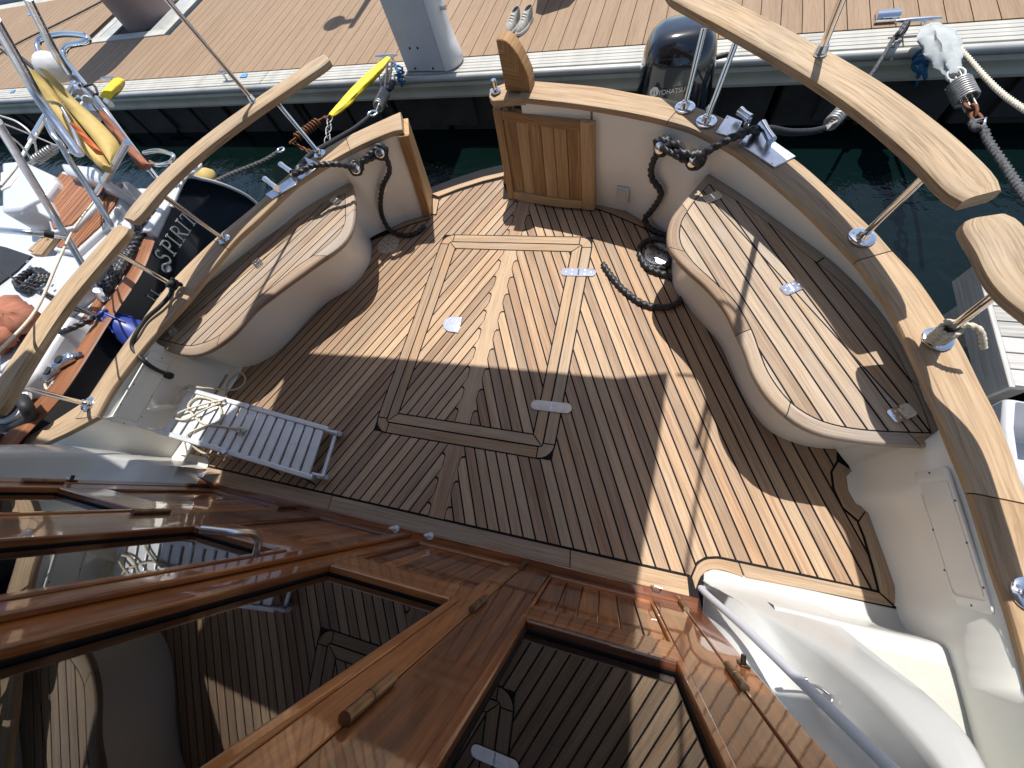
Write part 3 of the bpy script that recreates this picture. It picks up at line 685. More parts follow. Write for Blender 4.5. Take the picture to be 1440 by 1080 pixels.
# cap rail boards
def cap(TIx, TOx, t0, t1, n=30, name='cap_rail', th=0.034):
    rings = []
    for t_ in lin(t0, t1, n):
        I, O = at(TIx, t_), at(TOx, t_); d = (O - I); wdt = d.length; d.normalize(); zt = Vector((0, 0, 1))
        q = []
        for a, b in ((0.006, -th), (0.0, -th * 0.6), (0.0, -0.012), (0.004, -0.003), (0.013, 0), (wdt - 0.016, 0), (wdt - 0.005, -0.003), (wdt, -0.012), (wdt, -th * 0.7), (wdt - 0.006, -th)):
            q.append(I + d * a + zt * b)
        rings.append(q)
    mb = MB(); mb.loft(rings, True, True); return mb.build(name, CAPW, Y, smooth=40)
g_ = 0.0012
def thc(u, v): return th_of(PC(u, v)) % (2 * math.pi) if PC(u, v).x < CC.x else th_of(PC(u, v))
ja = [thR1, thc(946, 162), thc(1228, 360), thc(1400, 700) - 0.0, thR0]
for a, b in zip(ja[:-1], ja[1:]): cap(TI, TO, a - g_, b + g_)
jl = [th_a, thc(490, 204), thc(308, 342), th_b]
for a, b in zip(jl[:-1], jl[1:]): cap(TIL, TOL, a + g_, b - g_)
# forward continuation on the left: the cap drops along the side deck
fo = [PC(133, 543, 0), PC(112, 576, -0.01), P(60, 604, 0.42), P(19, 626, 0.42), P(-60, 668, 0.42)]
fo = [PC(120, 562, 0), P(66, 597, 0.455), P(19, 622, 0.445), P(-70, 668, 0.44)]
fi = [PC(136, 586, 0), P(95, 608, 0.455), P(50, 629, 0.445), P(-50, 680, 0.44)]
rings = []
for I, O in zip(resample(cr(fi, 4), 12), resample(cr(fo, 4), 12)):
    d = (O - I); wdt = d.length; d.normalize(); rings.append([I + d * a + Vector((0, 0, b)) for a, b in ((0.005, -0.034), (0, -0.02), (0.003, -0.004), (0.012, 0), (wdt - 0.012, 0), (wdt - 0.003, -0.004), (wdt, -0.02), (wdt - 0.005, -0.034))])
MB().loft(rings, True, True).build('cap_rail', CAPW, Y, smooth=40)
A = resample(cr(fi, 4), 12); Bf = resample([Vector((-2.62, 0.42, 0)), Vector((-2.66, 0.2, 0)), Vector((-2.72, -0.1, 0)), Vector((-2.8, -0.6, 0))], 12)
MB().loft([[b_, b_.lerp(a_, 0.5), a_ - Vector((0, 0, 0.03))] for a_, b_ in zip(A, Bf)], closed=False, caps=False).build('bulwark', CREAM, Y, smooth=80)
# topsides outside the cap
def hull(TOx, t0, t1, n=60):
    rings = []
    for t_ in lin(t0, t1, n):
        p = at(TOx, t_); d = Vector((math.cos(t_), math.sin(t_), 0)); p = p - d * 0.02 - Vector((0, 0, 0.03))
        kk = min(1.0, abs(t_ - t0) / 0.3) if TOx is TOL else min(1.0, abs(t_ - t1) / 0.3); d = d * kk; sh = Vector((0, 0, 0))
        if TOx is TOL:
            q0 = at(TOL, t0); bb = P(606, 273, 0); sh = Vector((bb.x - q0.x, bb.y - q0.y, 0)) * (1 - kk)
        rings.append([p, p - d * 0.02 + sh * 0.5 + Vector((0, 0, -0.3)), p - d * 0.05 + sh + Vector((0, 0, -0.62)), p - d * 0.16 + sh + Vector((0, 0, -1.15))])
    return MB().loft(rings, closed=False, caps=False).build('hull_side', CREAM, Y, smooth=80)
hull(TO, thR0, thR1); hull(TOL, th_a, th_b)
o_ = resample(cr(fo, 4), 12)
MB().loft([[p - Vector((0, 0, 0.03)), p + Vector((0.02, 0, -0.4)), p + Vector((0.08, 0, -1.05))] for p in o_], closed=False, caps=False).build('hull_side', CREAM, Y, smooth=80)
# transom below the gate opening
pl, pr_ = P(605, 276), P(716, 245)
MB().loft([[pl + Vector((0, 0, -0.03)), pl + Vector((0, -0.02, -1.05))], [(pl + pr_) / 2 + Vector((0, 0.02, -0.03)), (pl + pr_) / 2 + Vector((0, 0.0, -1.05))], [pr_ + Vector((0.02, 0, -0.03)), pr_ + Vector((0.02, -0.02, -1.05))]], closed=False, caps=False).build('transom', CREAM, Y, smooth=80)
# teak gate posts
def post(pts, z, m=DOORW, name='gate_post', z0=0.0):
    q = [P(u, v, zz) for u, v, zz in pts]; h = len(q) // 2
    return MB().hexa(q[:4] + q[4:]).build(name, m, Y, bevel=0.004)
zt = capz(2.1) - 0.036
a = P(604.5, 303.5, 0); b = P(607, 272, 0); a2 = at(TIL, th_a, zt); b2 = at(TOL, th_a, zt)
dx = Vector((0.028, 0.004, 0)); 
MB().hexa([a - dx * 0.2, a + dx * 0.35, b + dx * 0.35, b - dx * 0.2, a2 - dx * 0.2 , a2 + dx, b2 + dx, b2 - dx * 0.2], 2).build('gate_post', DOORW, Y, bevel=0.004)
a3, b3 = a.lerp(a2, 0.02), b
MB().hexa([a - dx * 1.5 - Vector((0, 0.012, 0)), a + dx * 0.3 - Vector((0, 0.012, 0)), a + dx * 0.3, a - dx * 1.5, a2 - dx * 1.5 - Vector((0, 0.012, 0)), a2 + dx * 0.9 - Vector((0, 0.012, 0)), a2 + dx * 0.9, a2 - dx * 1.5], 2).build('gate_post', DOORW, Y, bevel=0.003)
a = Vector((-0.99, 2.38, 0)); b = P(712, 246, 0); a2 = PC(712, 128) - Vector((0, 0, 0.036)); b2 = PC(716, 112) - Vector((0, 0, 0.036)); dx = Vector((0.03, 0, 0))
MB().hexa([a, a + dx, b + dx, b, a2, a2 + dx, b2 + dx, b2], 2).build('gate_post', DOORW, Y, bevel=0.004)
# cap end block and upright teak fin beside the gate
cz = capz(2.2)
q = [PC(688, 121), PC(706, 113), PC(742, 112), PC(738, 137), PC(692, 141), PC(687, 133)]
MB().prism([(p.x, p.y) for p in q][::-1], cz - 0.036, cz + 0.001, 1.2).build('cap_rail', CAPW, Y, bevel=0.006)
fa = PC(711, 128); fb = PC(746, 131); n_ = 10; dv = (fb - fa)
prof = []
for i in range(n_ + 1):
    t_ = i / n_; prof.append((t_, 0.20 * math.sin(math.pi * min(1, (0.62 + 0.38 * (1 - t_)))) if False else 0.262 * (1 - 0.06 * (1 - t_) ** 2 - (t_ ** 2.6) * 0.70)))
sd = Vector((0.012, 0.085, 0))
ring1 = [fa + dv * t_ + Vector((-0.02 * 0, 0, h)) for t_, h in prof]; 
base_ = [fb, fa]
for nm in ('gate_fin',):
    L1 = [p for p in ring1] + base_; L2 = [p + sd for p in L1]
    MB().loft([L1, L2], True, True).build(nm, DOORW, Y, bevel=0.006)
# ladder socket on the cap end
c = PC(697, 128); mb = MB(); mb.loft(disc(c, 0.03, 0.006)); mb.tube([c, c + Vector((0, 0, 0.06))], 0.014, 12); mb.build('rail_socket', STEEL, Y, smooth=40)

# ---- swung-open gate: a curved teak door
gt = 0.585
gb = [P(716, 277, 0.012), P(745, 283.5, 0.012), P(790, 290.5, 0.012), P(837, 293, 0.012)]
gtp = [P(694, 150.5, gt), P(735, 156, gt), P(790, 165.5, gt), P(837, 171.5, gt)]
gbS, gtS = resample(cr(gb, 6), 60), resample(cr(gtp, 6), 60)
def gpt(s_, h, off):
    i = min(58, int(s_ * 59)); fq = s_ * 59 - i; A = gbS[i].lerp(gbS[i + 1], fq); B = gtS[i].lerp(gtS[i + 1], fq); p = A.lerp(B, h)
    d = (gbS[min(59, i + 3)] - gbS[max(0, i - 3)]).normalized(); nn = Vector((d.y, -d.x, 0)); return p + nn * off
def gpiece(name, s0, s1, h0, h1, o0, o1, parent, n=6, long=0, m=DOORW, bev=0.003):
    if long == 0: rings = [[gpt(s, h0, o0), gpt(s, h0, o1), gpt(s, h1, o1), gpt(s, h1, o0)] for s in lin(s0, s1, n)]
    else: rings = [[gpt(s0, h, o0), gpt(s0, h, o1), gpt(s1, h, o1), gpt(s1, h, o0)] for h in lin(h0, h1, 3)]
    return MB().loft(rings, True, True).build(name, m, parent, bevel=bev)
gate = gpiece('transom_gate', 0.0, 0.085, 0, 1, -0.02, 0.016, Y, long=1, bev=0.004)
gate['label'] = 'curved teak gate swung open against the transom'
gpiece('stile', 0.87, 1.0, 0, 1, -0.02, 0.018, gate, long=1)
gpiece('rail', 0.087, 0.868, 0.905, 0.99, -0.02, 0.016, gate, 10)
gpiece('rail', 0.087, 0.868, 0.012, 0.115, -0.02, 0.016, gate, 10)
npk = 6; w_ = (0.868 - 0.087) / npk
for i in range(npk): gpiece('plank', 0.087 + i * w_ + 0.003, 0.087 + (i + 1) * w_ - 0.003, 0.118, 0.902, -0.012, 0.005, gate, long=1, bev=0.002)
gpiece('backing', 0.087, 0.868, 0.1, 0.92, -0.018, -0.0125, gate, 8, m=CAULK, bev=0)
MB().box(gpt(0.965, 1.02, 0.0) + Vector((0, 0.02, 0.01)), (0.012, 0.012, 0.05)).build('latch', BRONZE, gate, bevel=0.002)

# ---- wheelhouse bulkhead with four folding door leaves
BY0, BK = -0.12, 0.13
BN = Vector((0, 1, BK)).normalized()
def B3(x, z, d=0.0): return Vector((x, BY0 - BK * z, z)) + BN * d
def bbox(x0, x1, z0, z1, d0, d1, long=None):
    p = [B3(x0, z0, d0), B3(x1, z0, d0), B3(x1, z0, d1), B3(x0, z0, d1), B3(x0, z1, d0), B3(x1, z1, d0), B3(x1, z1, d1), B3(x0, z1, d1)]
    if long is None: long = 2 if (z1 - z0) > (x1 - x0) else 0
    return MB().hexa(p, long)
def BP(name, x0, x1, z0, z1, d0, d1, m, parent, bev=0.002, long=None, **k): return bbox(x0, x1, z0, z1, d0, d1, long).build(name, m, parent, bevel=bev, **k)
ZT = 1.86
wall = BP('wheelhouse_bulkhead', -2.42, 0.46, ZT, ZT + 0.12, -0.05, 0.02, VARN, Y)
BP('door_sill', -2.42, 0.445, -0.115, 0.004, -0.05, 0.035, VARN, wall, 0.006)
BP('jamb', 0.372, 0.445, -0.11, ZT, -0.05, 0.004, VARN, wall, 0.004)
BP('jamb', -2.405, -2.312, -0.11, ZT, -0.05, 0.004, VARN, wall, 0.004)
def hinge_barrel(x, z, L=0.125, r=0.0105, parent=None):
    mb = MB(); mb.tube([B3(x, z - L / 2, r * 0.8), B3(x, z + L / 2, r * 0.8)], r, 14); mb.tube([B3(x, z - 0.002, r * 0.8), B3(x, z + 0.002, r * 0.8)], r * 1.08, 14)
    return mb.build('hinge', BRONZE, parent, smooth=40)
def leaf(x0, x1, gx0, gx1, gz=0.755, px0=None, px1=None):
    g = 0.0015; x0 += g; x1 -= g
    zb, zt_ = 0.012, ZT - 0.004; px0 = px0 or gx0; px1 = px1 or gx1
    lf = BP('door_leaf', x0, gx0 - 0.024, zb, zt_, -0.038, 0.0, VARN, Y)
    BP('stile', gx1 + 0.024, x1, zb, zt_, -0.038, 0.0, VARN, lf)
    BP('rail', gx0 - 0.0238, gx1 + 0.0238, zb, 0.062, -0.037, -0.0008, VARN, lf)
    BP('rail', gx0 - 0.0238, gx1 + 0.0238, 0.575, gz - 0.030, -0.037, -0.0008, VARN, lf)
    BP('rail', gx0 - 0.0238, gx1 + 0.0238, 1.74, zt_, -0.037, -0.0008, VARN, lf)
    a, b = gx0 - 0.0236, gx1 + 0.0236
    # moulding round the glass
    for (u0, u1, v0, v1) in ((a, gx0, gz - 0.028, 1.738), (gx1, b, gz - 0.028, 1.738), (gx0 + .0005, gx1 - .0005, gz - 0.028, gz), (gx0 + .0005, gx1 - .0005, 1.71, 1.738)):
        BP('moulding', u0, u1, v0, v1, -0.03, 0.006, VARN, lf, 0.005)
    for (u0, u1, v0, v1) in ((gx0, gx0 + 0.006, gz, 1.71), (gx1 - 0.006, gx1, gz, 1.71), (gx0 + .006, gx1 - .006, gz, gz + 0.006)):
        BP('glazing_seal', u0, u1, v0, v1, -0.03, -0.0145, CAULK, lf, 0)
    BP('window_pane', gx0, gx1, gz, 1.71, -0.026, -0.020, GLASS, lf, 0)
    # tongue and groove panel
    n = max(3, round((b - a - 0.02) / 0.066)); w0 = (b - a - 0.024) / n
    for i in range(n): BP('plank', a + 0.012 + i * w0 + 0.0012, a + 0.012 + (i + 1) * w0 - 0.0012, 0.074, 0.563, -0.03, -0.013, VARN, lf, 0.003)
    BP('backing', a, b, 0.05, 0.6, -0.036, -0.0305, VARN, lf, 0)
    for (u0, u1, v0, v1) in ((a, b, 0.0622, 0.0735), (a, b, 0.5635, 0.5748), (a, a + 0.0118, 0.0738, 0.563), (b - 0.0118, b, 0.0738, 0.563)):
        BP('bead', u0, u1, v0, v1, -0.03, -0.003, VARN, lf, 0.003)
    return lf
XA, XB, XM, XC, XD = -2.312, -1.665, -0.945, -0.315, 0.372
LA = leaf(XA, XB, -2.175, -1.735); LB = leaf(XB, XM, -1.42, -1.045); LC = leaf(XM, XC, -0.825, -0.40); LD = leaf(XC, XD, -0.165, 0.232)
# the first stile of the second leaf is wide, so it is faced with a flat board; rebate bead where the pairs meet
BP('meeting_bead', XM - 0.024, XM + 0.024, 0.014, ZT - 0.006, 0.0005, 0.018, VARN, LC, 0.005)
for x in (XA, XB, XC, XD):
    for z in (0.05, 0.735, 1.30): hinge_barrel(x, z, 0.13 if z > 0.5 else 0.16, parent=wall)
# pull handle on the second leaf, seen against the glass
q = cr([B3(-1.02, 0.86, 0.0), B3(-1.02, 0.865, 0.05), B3(-1.02, 0.90, 0.075), B3(-1.035, 0.96, 0.08), B3(-1.10, 1.0, 0.078)], 5)
MB().tube(q, 0.011, 10).build('handle', SATIN, LB, smooth=40)
# latch plates
def small_catch(x, z, parent):
    BP('catch_plate', x - 0.012, x + 0.012, z - 0.02, z + 0.02, 0.0045, 0.009, DARKM, parent, 0.001)
    MB().tube([B3(x, z, 0.008), B3(x, z, 0.03)], 0.007, 8).build('catch_peg', DARKM, parent, smooth=40)
small_catch(0.424, 0.62, wall); small_catch(-2.36, 0.62, wall)
# wire staple at the foot of the right leaf and steel bracket at the left corner
q = [B3(0.245, -0.03, 0.036), B3(0.258, 0.055, 0.05), B3(0.285, 0.055, 0.05), B3(0.30, -0.03, 0.036)]
MB().tube(q, 0.0035, 8).build('door_staple', SATIN, wall, smooth=40)
MB().hexa([Vector(v) for v in [(-2.34, -0.10, 0.0), (-2.27, -0.10, 0.0), (-2.27, -0.03, 0.0), (-2.34, -0.03, 0.0), (-2.33, -0.075, 0.085), (-2.285, -0.075, 0.085), (-2.285, -0.055, 0.085), (-2.33, -0.055, 0.085)]]).build('corner_bracket', SATIN, wall, bevel=0.002)
for u, v in ((557, 744), (605, 754)):      # two white turn pegs on the sill
    c = P(u, v, 0.006); mb = MB(); mb.loft(disc(c, 0.019, 0.008, 16)); mb.loft(disc(c + Vector((0, 0, 0.008)), 0.006, 0.03, 12, rings=[(0, 0.008), (0.012, 0.007), (0.024, 0.012), (0.038, 0.012), (0.056, 0.007), (0.072, 0.002)]))
    mb.build('turn_peg', PLAST, wall, smooth=50)
# interior of the wheelhouse, dark behind the glass
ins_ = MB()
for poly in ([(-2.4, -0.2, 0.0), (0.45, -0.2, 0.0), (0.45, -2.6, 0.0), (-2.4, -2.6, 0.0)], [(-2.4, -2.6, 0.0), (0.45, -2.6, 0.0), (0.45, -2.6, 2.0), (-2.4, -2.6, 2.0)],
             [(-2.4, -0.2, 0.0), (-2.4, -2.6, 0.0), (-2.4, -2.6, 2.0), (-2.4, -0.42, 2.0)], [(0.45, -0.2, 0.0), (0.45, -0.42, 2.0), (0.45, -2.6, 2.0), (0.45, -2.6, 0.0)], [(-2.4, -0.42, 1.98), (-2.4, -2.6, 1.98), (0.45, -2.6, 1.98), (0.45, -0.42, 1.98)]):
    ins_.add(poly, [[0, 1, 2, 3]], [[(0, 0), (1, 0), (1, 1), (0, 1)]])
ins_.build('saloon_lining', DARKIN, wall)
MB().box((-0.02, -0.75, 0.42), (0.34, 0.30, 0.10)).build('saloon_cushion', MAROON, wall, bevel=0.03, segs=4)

# ---- moulded wings either side of the doors, steps and side decks
def wing(mir):
    def X(x): return -1.93 - x if mir else x
    zs = [-0.02, 0.03, 0.15, 0.26, 0.34, 0.39, 0.45, 0.52, 0.60, 0.70, 0.80, 0.92, 1.05, 1.3, 1.6]
    J = [(0.446, BY0 - BK * z - 0.012) for z in zs]
    def itp(tab, z):
        for (a, p), (b, q) in zip(tab[:-1], tab[1:]):
            if z <= b: t = (z - a) / (b - a); return tuple(p[i] + (q[i] - p[i]) * t for i in range(len(p)))
        return tab[-1][1]
    Q = [(-0.02, (0.47, 0.0)), (0.03, (0.485, -0.012)), (0.15, (0.56, -0.045)), (0.30, (0.635, -0.085)), (0.45, (0.69, -0.118)), (0.60, (0.715, -0.158)), (0.70, (0.722, -0.195)), (0.80, (0.722, -0.235)), (0.92, (0.70, -0.29)), (1.05, (0.68, -0.34)), (1.6, (0.66, -0.52))]
    O = [(-0.02, (0.92, 0.0)), (0.03, (0.915, -0.012)), (0.15, (0.892, -0.045)), (0.30, (0.878, -0.085)), (0.45, (0.868, -0.12)), (0.60, (0.862, -0.155)), (0.70, (0.850, -0.19)), (0.80, (0.81, -0.23)), (0.92, (0.75, -0.285)), (1.05, (0.70, -0.34)), (1.6, (0.68, -0.52))]
    if mir:
        oy = [(-0.02, (0.0,)), (0.15, (-0.03,)), (0.30, (-0.045,)), (0.45, (-0.06,)), (0.60, (-0.09,)), (0.70, (-0.12,)), (0.80, (-0.145,)), (0.92, (-0.175,)), (1.05, (-0.22,)), (1.6, (-0.40,))]
        O = [(z, (0.89, itp(oy, z)[0])) for z in zs]; Q = [(z, (itp(Q, z)[0], itp(oy, z)[0] - 0.012)) for z in zs]
    rings = []
    for z, j in zip(zs, J):
        q = itp(Q, z); o = itp(O, z); tz = min(1, max(0, (z - 0.20) / 0.28)); tz = tz * tz * (3 - 2 * tz); D = 0.006 + 0.21 * tz
        m_ = min(j[1], q[1])
        r = [(j[0], j[1]), (j[0] + 0.025, j[1] - 0.004 - D * 0.12), (j[0] * 0.68 + q[0] * 0.32, j[1] * 0.6 + m_ * 0.4 - D * 0.5), (j[0] * 0.42 + q[0] * 0.58, m_ - D * 0.78), (j[0] * 0.18 + q[0] * 0.82, q[1] - D * 0.95), (q[0] - 0.020, q[1] - D * 0.78 - 0.003), (q[0] - 0.011, q[1] - D * 0.42 - 0.003), (q[0] - 0.006, q[1] - D * 0.12 - 0.004), (q[0] - 0.001, q[1] - 0.004), (q[0] * 0.9 + o[0] * 0.1, q[1] + 0.003), (q[0] * 0.5 + o[0] * 0.5, (q[1] + o[1]) / 2 + 0.006), (o[0] * 0.92 + q[0] * 0.08, o[1] + 0.002), (o[0] + 0.004, o[1] - 0.012), (o[0] + 0.008, o[1] - 0.05), (o[0] + 0.008, o[1] - 0.5), (o[0] + 0.008, -1.6)]
        rings.append([Vector((X(a), b, z)) for a, b in r])
    # smooth along the height
    cols = list(zip(*rings)); cols = [resample(cr(c, 3), 40) for c in cols]; rings = [list(r) for r in zip(*cols)]
    if mir: rings = [r[::-1] for r in rings]
    w_ = MB().loft(rings, closed=False, caps=False).build('cabin_side', WHITE, Y, smooth=180)
    # long tube beside the doors
    t_ = [(0.452, -0.045, 0.0), (0.47, -0.07, 0.085), (0.52, -0.13, 0.33), (0.575, -0.205, 0.60), (0.628, -0.28, 0.86), (0.66, -0.33, 1.05), (0.67, -0.45, 1.5)]
    if not mir: MB().tube(cr([Vector((X(a), b, c)) for a, b, c in t_], 5), 0.0145, 12).build('grab_tube', PLAST if False else GREYP, w_, smooth=60)  # shade on the tube is put into its grey colour
    # hook and eye
    c = Vector((X(0.655), -0.235, 0.50)); s = -1 if mir else 1
    mb = MB(); mb.loft(disc(c + Vector((0.02 * s, -0.006, 0)), 0.018, 0.006, 14, nrm=Vector((-1.0 * s, 0.5, 0.3))))
    mb.tube(cr([c + Vector((0.022 * s, 0.008, 0)), c + Vector((0.0, 0.018, 0.0)), c + Vector((-0.03 * s, 0.02, 0.01)), c + Vector((-0.055 * s, 0.02, 0.02)), c + Vector((-0.06 * s, 0.03, 0.035)), c + Vector((-0.045 * s, 0.036, 0.04))], 4), 0.0042, 8)
    mb.build('door_hook', SATIN, w_, smooth=50)
    return w_
wR = wing(False); wL = wing(True)
def stepmesh(mir):
    def X(x): return -1.93 - x if mir else x
    ox = 1.30; yb = -0.028
    # riser + tread as one profile across y, lofted in x, with a rounded nosing
    prof = [(0.03, 0.0), (0.0, 0.004), (-0.022, 0.02), (-0.03, 0.05), (-0.036, 0.16), (-0.040, 0.185), (-0.05, 0.197), (-0.07, 0.201), (-1.6, 0.201)]
    rings = [[Vector((X(x), y + (0.0 if i else 0), z)) for i, (y, z) in enumerate(prof)] for x in (0.66, 0.9, 1.1, 1.27, 1.295)]
    rings += [[Vector((X(1.31), y - 0.01, min(z, 0.19))) for y, z in prof], [Vector((X(1.318), y - 0.03, min(z, 0.16))) for y, z in prof], [Vector((X(1.322), y - 0.045, min(z, 0.055))) for y, z in prof]]
    if mir: rings = rings[::-1]
    s = MB().loft(rings, closed=False, caps=False).build('side_step', WHITE, Y, smooth=70)
    MB().prism([(X(0.84), -0.10), (X(1.27), -0.10), (X(1.27), -1.6), (X(0.84), -1.6)], 0.2005, 0.2035).build('nonslip_panel', WNONS, s)
    # gutter between step and bulwark, and the flat lip in front of it
    MB().add([Vector((X(1.30), -0.03, 0.05)), Vector((X(1.62), -0.03, 0.09)), Vector((X(1.62), -1.6, 0.09)), Vector((X(1.30), -1.6, 0.05))], [[0, 1, 2, 3] if not mir else [3, 2, 1, 0]], [[(0, 0), (1, 0), (1, 1), (0, 1)]])
    g = MB(); g.add([Vector((X(1.30), -0.03, 0.05)), Vector((X(1.62), -0.03, 0.09)), Vector((X(1.62), -1.6, 0.09)), Vector((X(1.30), -1.6, 0.05))], [[0, 1, 2, 3]], [[(0, 0), (1, 0), (1, 1), (0, 1)]])
    g.build('gutter', CREAM, s)
    l = MB(); l.prism([(X(0.46), -0.2), (X(0.46), 0.02), (X(0.5), 0.045), (X(1.18), 0.045), (X(1.40), -0.02), (X(1.40), -0.2)], -0.06, 0.0008)
    l.build('floor_lip', WHITE, s, bevel=0.006)
    return s
stepmesh(False); stepmesh(True)

# ---- locker panels let into the bulwark beside the steps
def panel4(pts, name, parent, pr=0.004):
    a, b, c, d = pts; nn = (b - a).cross(d - a).normalized()
    if nn.dot(Vector((0, 0, H)) - a) < 0: nn = -nn
    def quad(f, h, g=None):
        ce = (a + b + c + d) / 4; out = []
        for p in (a, b, c, d): out.append(p + (ce - p).normalized() * f + nn * h)
        return out
    def ringc(q, r, n=4):      # rounded corners
        out = []
        for i in range(4):
            p0, p1, p2 = q[i - 1], q[i], q[(i + 1) % 4]; d0 = (p0 - p1).normalized() * r; d1 = (p2 - p1).normalized() * r
            for j in range(n + 1):
                t = j / n; out.append((p1 + d0) * (1 - t) ** 2 + p1 * 2 * t * (1 - t) + (p1 + d1) * t * t)
        return out
    R0 = [ringc(quad(0, 0), 0.02), ringc(quad(0, pr), 0.02), ringc(quad(0.006, pr + 0.003), 0.02), ringc(quad(0.036, pr + 0.003), 0.012), ringc(quad(0.040, pr - 0.001), 0.012), ringc(quad(0.046, pr - 0.001), 0.010), ringc(quad(0.050, pr + 0.003), 0.010), ringc(quad(0.09, pr + 0.004), 0.01)]
    o = MB().loft(R0, True, True).build(name, CREAM, parent, smooth=30)
    for i in range(4):
        for t in ((0.5,) if (pts[i] - pts[(i + 1) % 4]).length < 0.3 else (0.22, 0.55, 0.86)):
            ce = (a + b + c + d) / 4; p = pts[i].lerp(pts[(i + 1) % 4], t); p = p + (ce - p).normalized() * 0.014 + nn * (pr + 0.0025)
            MB().loft(disc(p, 0.0035, 0.0015, 8, nrm=nn)).build('screw', DARKM, o)
    return o
def onwall(u, v, TIx, foots, side=1):
    """point of the straight inner bulwark seen at pixel u, v"""
    d = ray(u, v); o = Vector((0, 0, H)); best = None; ft = polar(foots)
    lo, hi = 0.5, 6.0; N_ = 400
    prev = None
    for i in range(N_):
        t = lo / F * 0 + 0.001 + 0.006 * i / F * 3; p = o + d * (0.0016 + (0.0065 - 0.0016) * i / N_)
        th = th_of(p); th = th % (2 * math.pi) if p.x < CC.x else th
        A = at(TIx, th); Fp = at(ft, th, 0); hh = A.z - 0.028; r0 = (Vector((Fp.x, Fp.y)) - CC).length; r1 = (Vector((A.x, A.y)) - CC).length
        r = (Vector((p.x, p.y)) - CC).length; rw = r0 + (r1 - r0) * max(0, min(1, p.z / hh))
        if p.z < 0 or r >= rw: return p
    return p
pR = [onwall(u, v, TI, footAll) for u, v in [(1285, 662), (1334, 656), (1402, 866), (1345, 852)]]
panel4(pR, 'locker_panel', Y, 0.004)
pL = [onwall(u, v, TIL, footAllL + footLb[1:3]) for u, v in [(210, 494), (246, 506), (190, 603), (152, 593)]]
panel4(pL, 'locker_panel', Y, 0.004)

# ---- hand rails on stanchions
def handrail(cen, wd, z, name='hand_rail', th=0.046, rounded=(True, True)):
    c = cr([q if isinstance(q, Vector) else P(q[0], q[1], z if not isinstance(z, (list, tuple)) else z[i]) for i, q in enumerate(cen)], 8); c = resample(c, 44); rings = []
    n = len(c)
    for i, p in enumerate(c):
        d = (c[min(i + 1, n - 1)] - c[max(i - 1, 0)]).normalized(); s = Vector((d.y, -d.x, 0)).normalized(); h = wd / 2
        k = 1.0
        for end, j in ((0, i), (1, n - 1 - i)):
            if rounded[end] and j < 3: k = min(k, (0.72, 0.92, 0.985)[j])
        h *= k
        ring = [(-h, -th * 0.78), (-h, -th * 0.25), (-h + 0.008, -0.004), (-h + 0.02, 0), (h - 0.02, 0), (h - 0.008, -0.004), (h, -th * 0.25), (h, -th * 0.78), (h - 0.01, -th), (-h + 0.01, -th)]
        rings.append([p + s * a + Vector((0, 0, b)) for a, b in ring])
    return MB().loft(rings, True, True).build(name, RAIL, Y, smooth=40, bevel=0.0)
RZ = 0.90
handrail([(950, -22), (1075, 42), (1200, 114), (1305, 192), (1386, 272)], 0.140, [1.0, 0.99, 0.98, 0.975, 0.97], rounded=(True, True))
handrail([(1391, 303), (1420, 344), (1452, 396), Vector((1.075, 0.72, 0.955)), Vector((1.115, 0.50, 0.95)), Vector((1.14, 0.31, 0.945))], 0.135, 0.965, rounded=(True, False))
handrail([(458, 78), (357, 146), (283, 201), (222, 256), (178, 307)], 0.110, [0.985, 0.98, 0.97, 0.965, 0.96])
handrail([(171, 317), (125, 369), (75, 430), (20, 512), (-20, 580)], 0.115, 0.955)
def stanchion(bu, bv, tu, tv, zt=0.93, r=0.0125, base_r=0.047, name='stanchion', bz=None, top=None):
    b = PC(bu, bv, 0.001) if bz is None else P(bu, bv, bz); t_ = P(tu, tv, zt) if top is None else top
    mb = MB(); mb.loft(disc(b, base_r, 0.006, 24, rings=[(0, base_r), (0.004, base_r), (0.0065, base_r * 0.93), (0.0068, base_r * 0.5), (0.012, r * 1.7), (0.03, r * 1.35), (0.032, r * 1.0)]))
    mb.tube([b + Vector((0, 0, 0.005)), b.lerp(t_, 0.5), t_], r, 14)
    s = mb.build(name, STEEL, Y, smooth=40)
    for k in range(3):
        a = k * 2.1 + 0.5; MB().loft(disc(b + Vector((math.cos(a), math.sin(a), 0)) * base_r * 0.72 + Vector((0, 0, 0.006)), 0.005, 0.002, 8)).build('screw', SATIN, s)
    return s
stanchion(963, 151, 990, 40); stanchion(993, 171, 1037, 54); stanchion(1212, 334, 1303, 245); st = stanchion(1318, 477, 1410, 407); stanchion(1449, 837, 0, 0, top=Vector((1.24, 0.22, 0.92)))
stanchion(450, 217, 386, 140, base_r=0.038); stanchion(316, 337, 228, 274, base_r=0.038); stanchion(245, 402, 150, 347, base_r=0.038); stanchion(124, 568, -10, 535, base_r=0.042)
AZ = 2.66
tR = Vector((0.44, 1.67, AZ)); tL = Vector((-2.1, 1.72, AZ))
stanchion(1153, 76, 0, 0, bz=0.985, base_r=0.022, r=0.013, name='awning_pole', top=tR)
stanchion(357, 143, 0, 0, bz=0.98, base_r=0.018, r=0.011, name='awning_pole', top=tL)
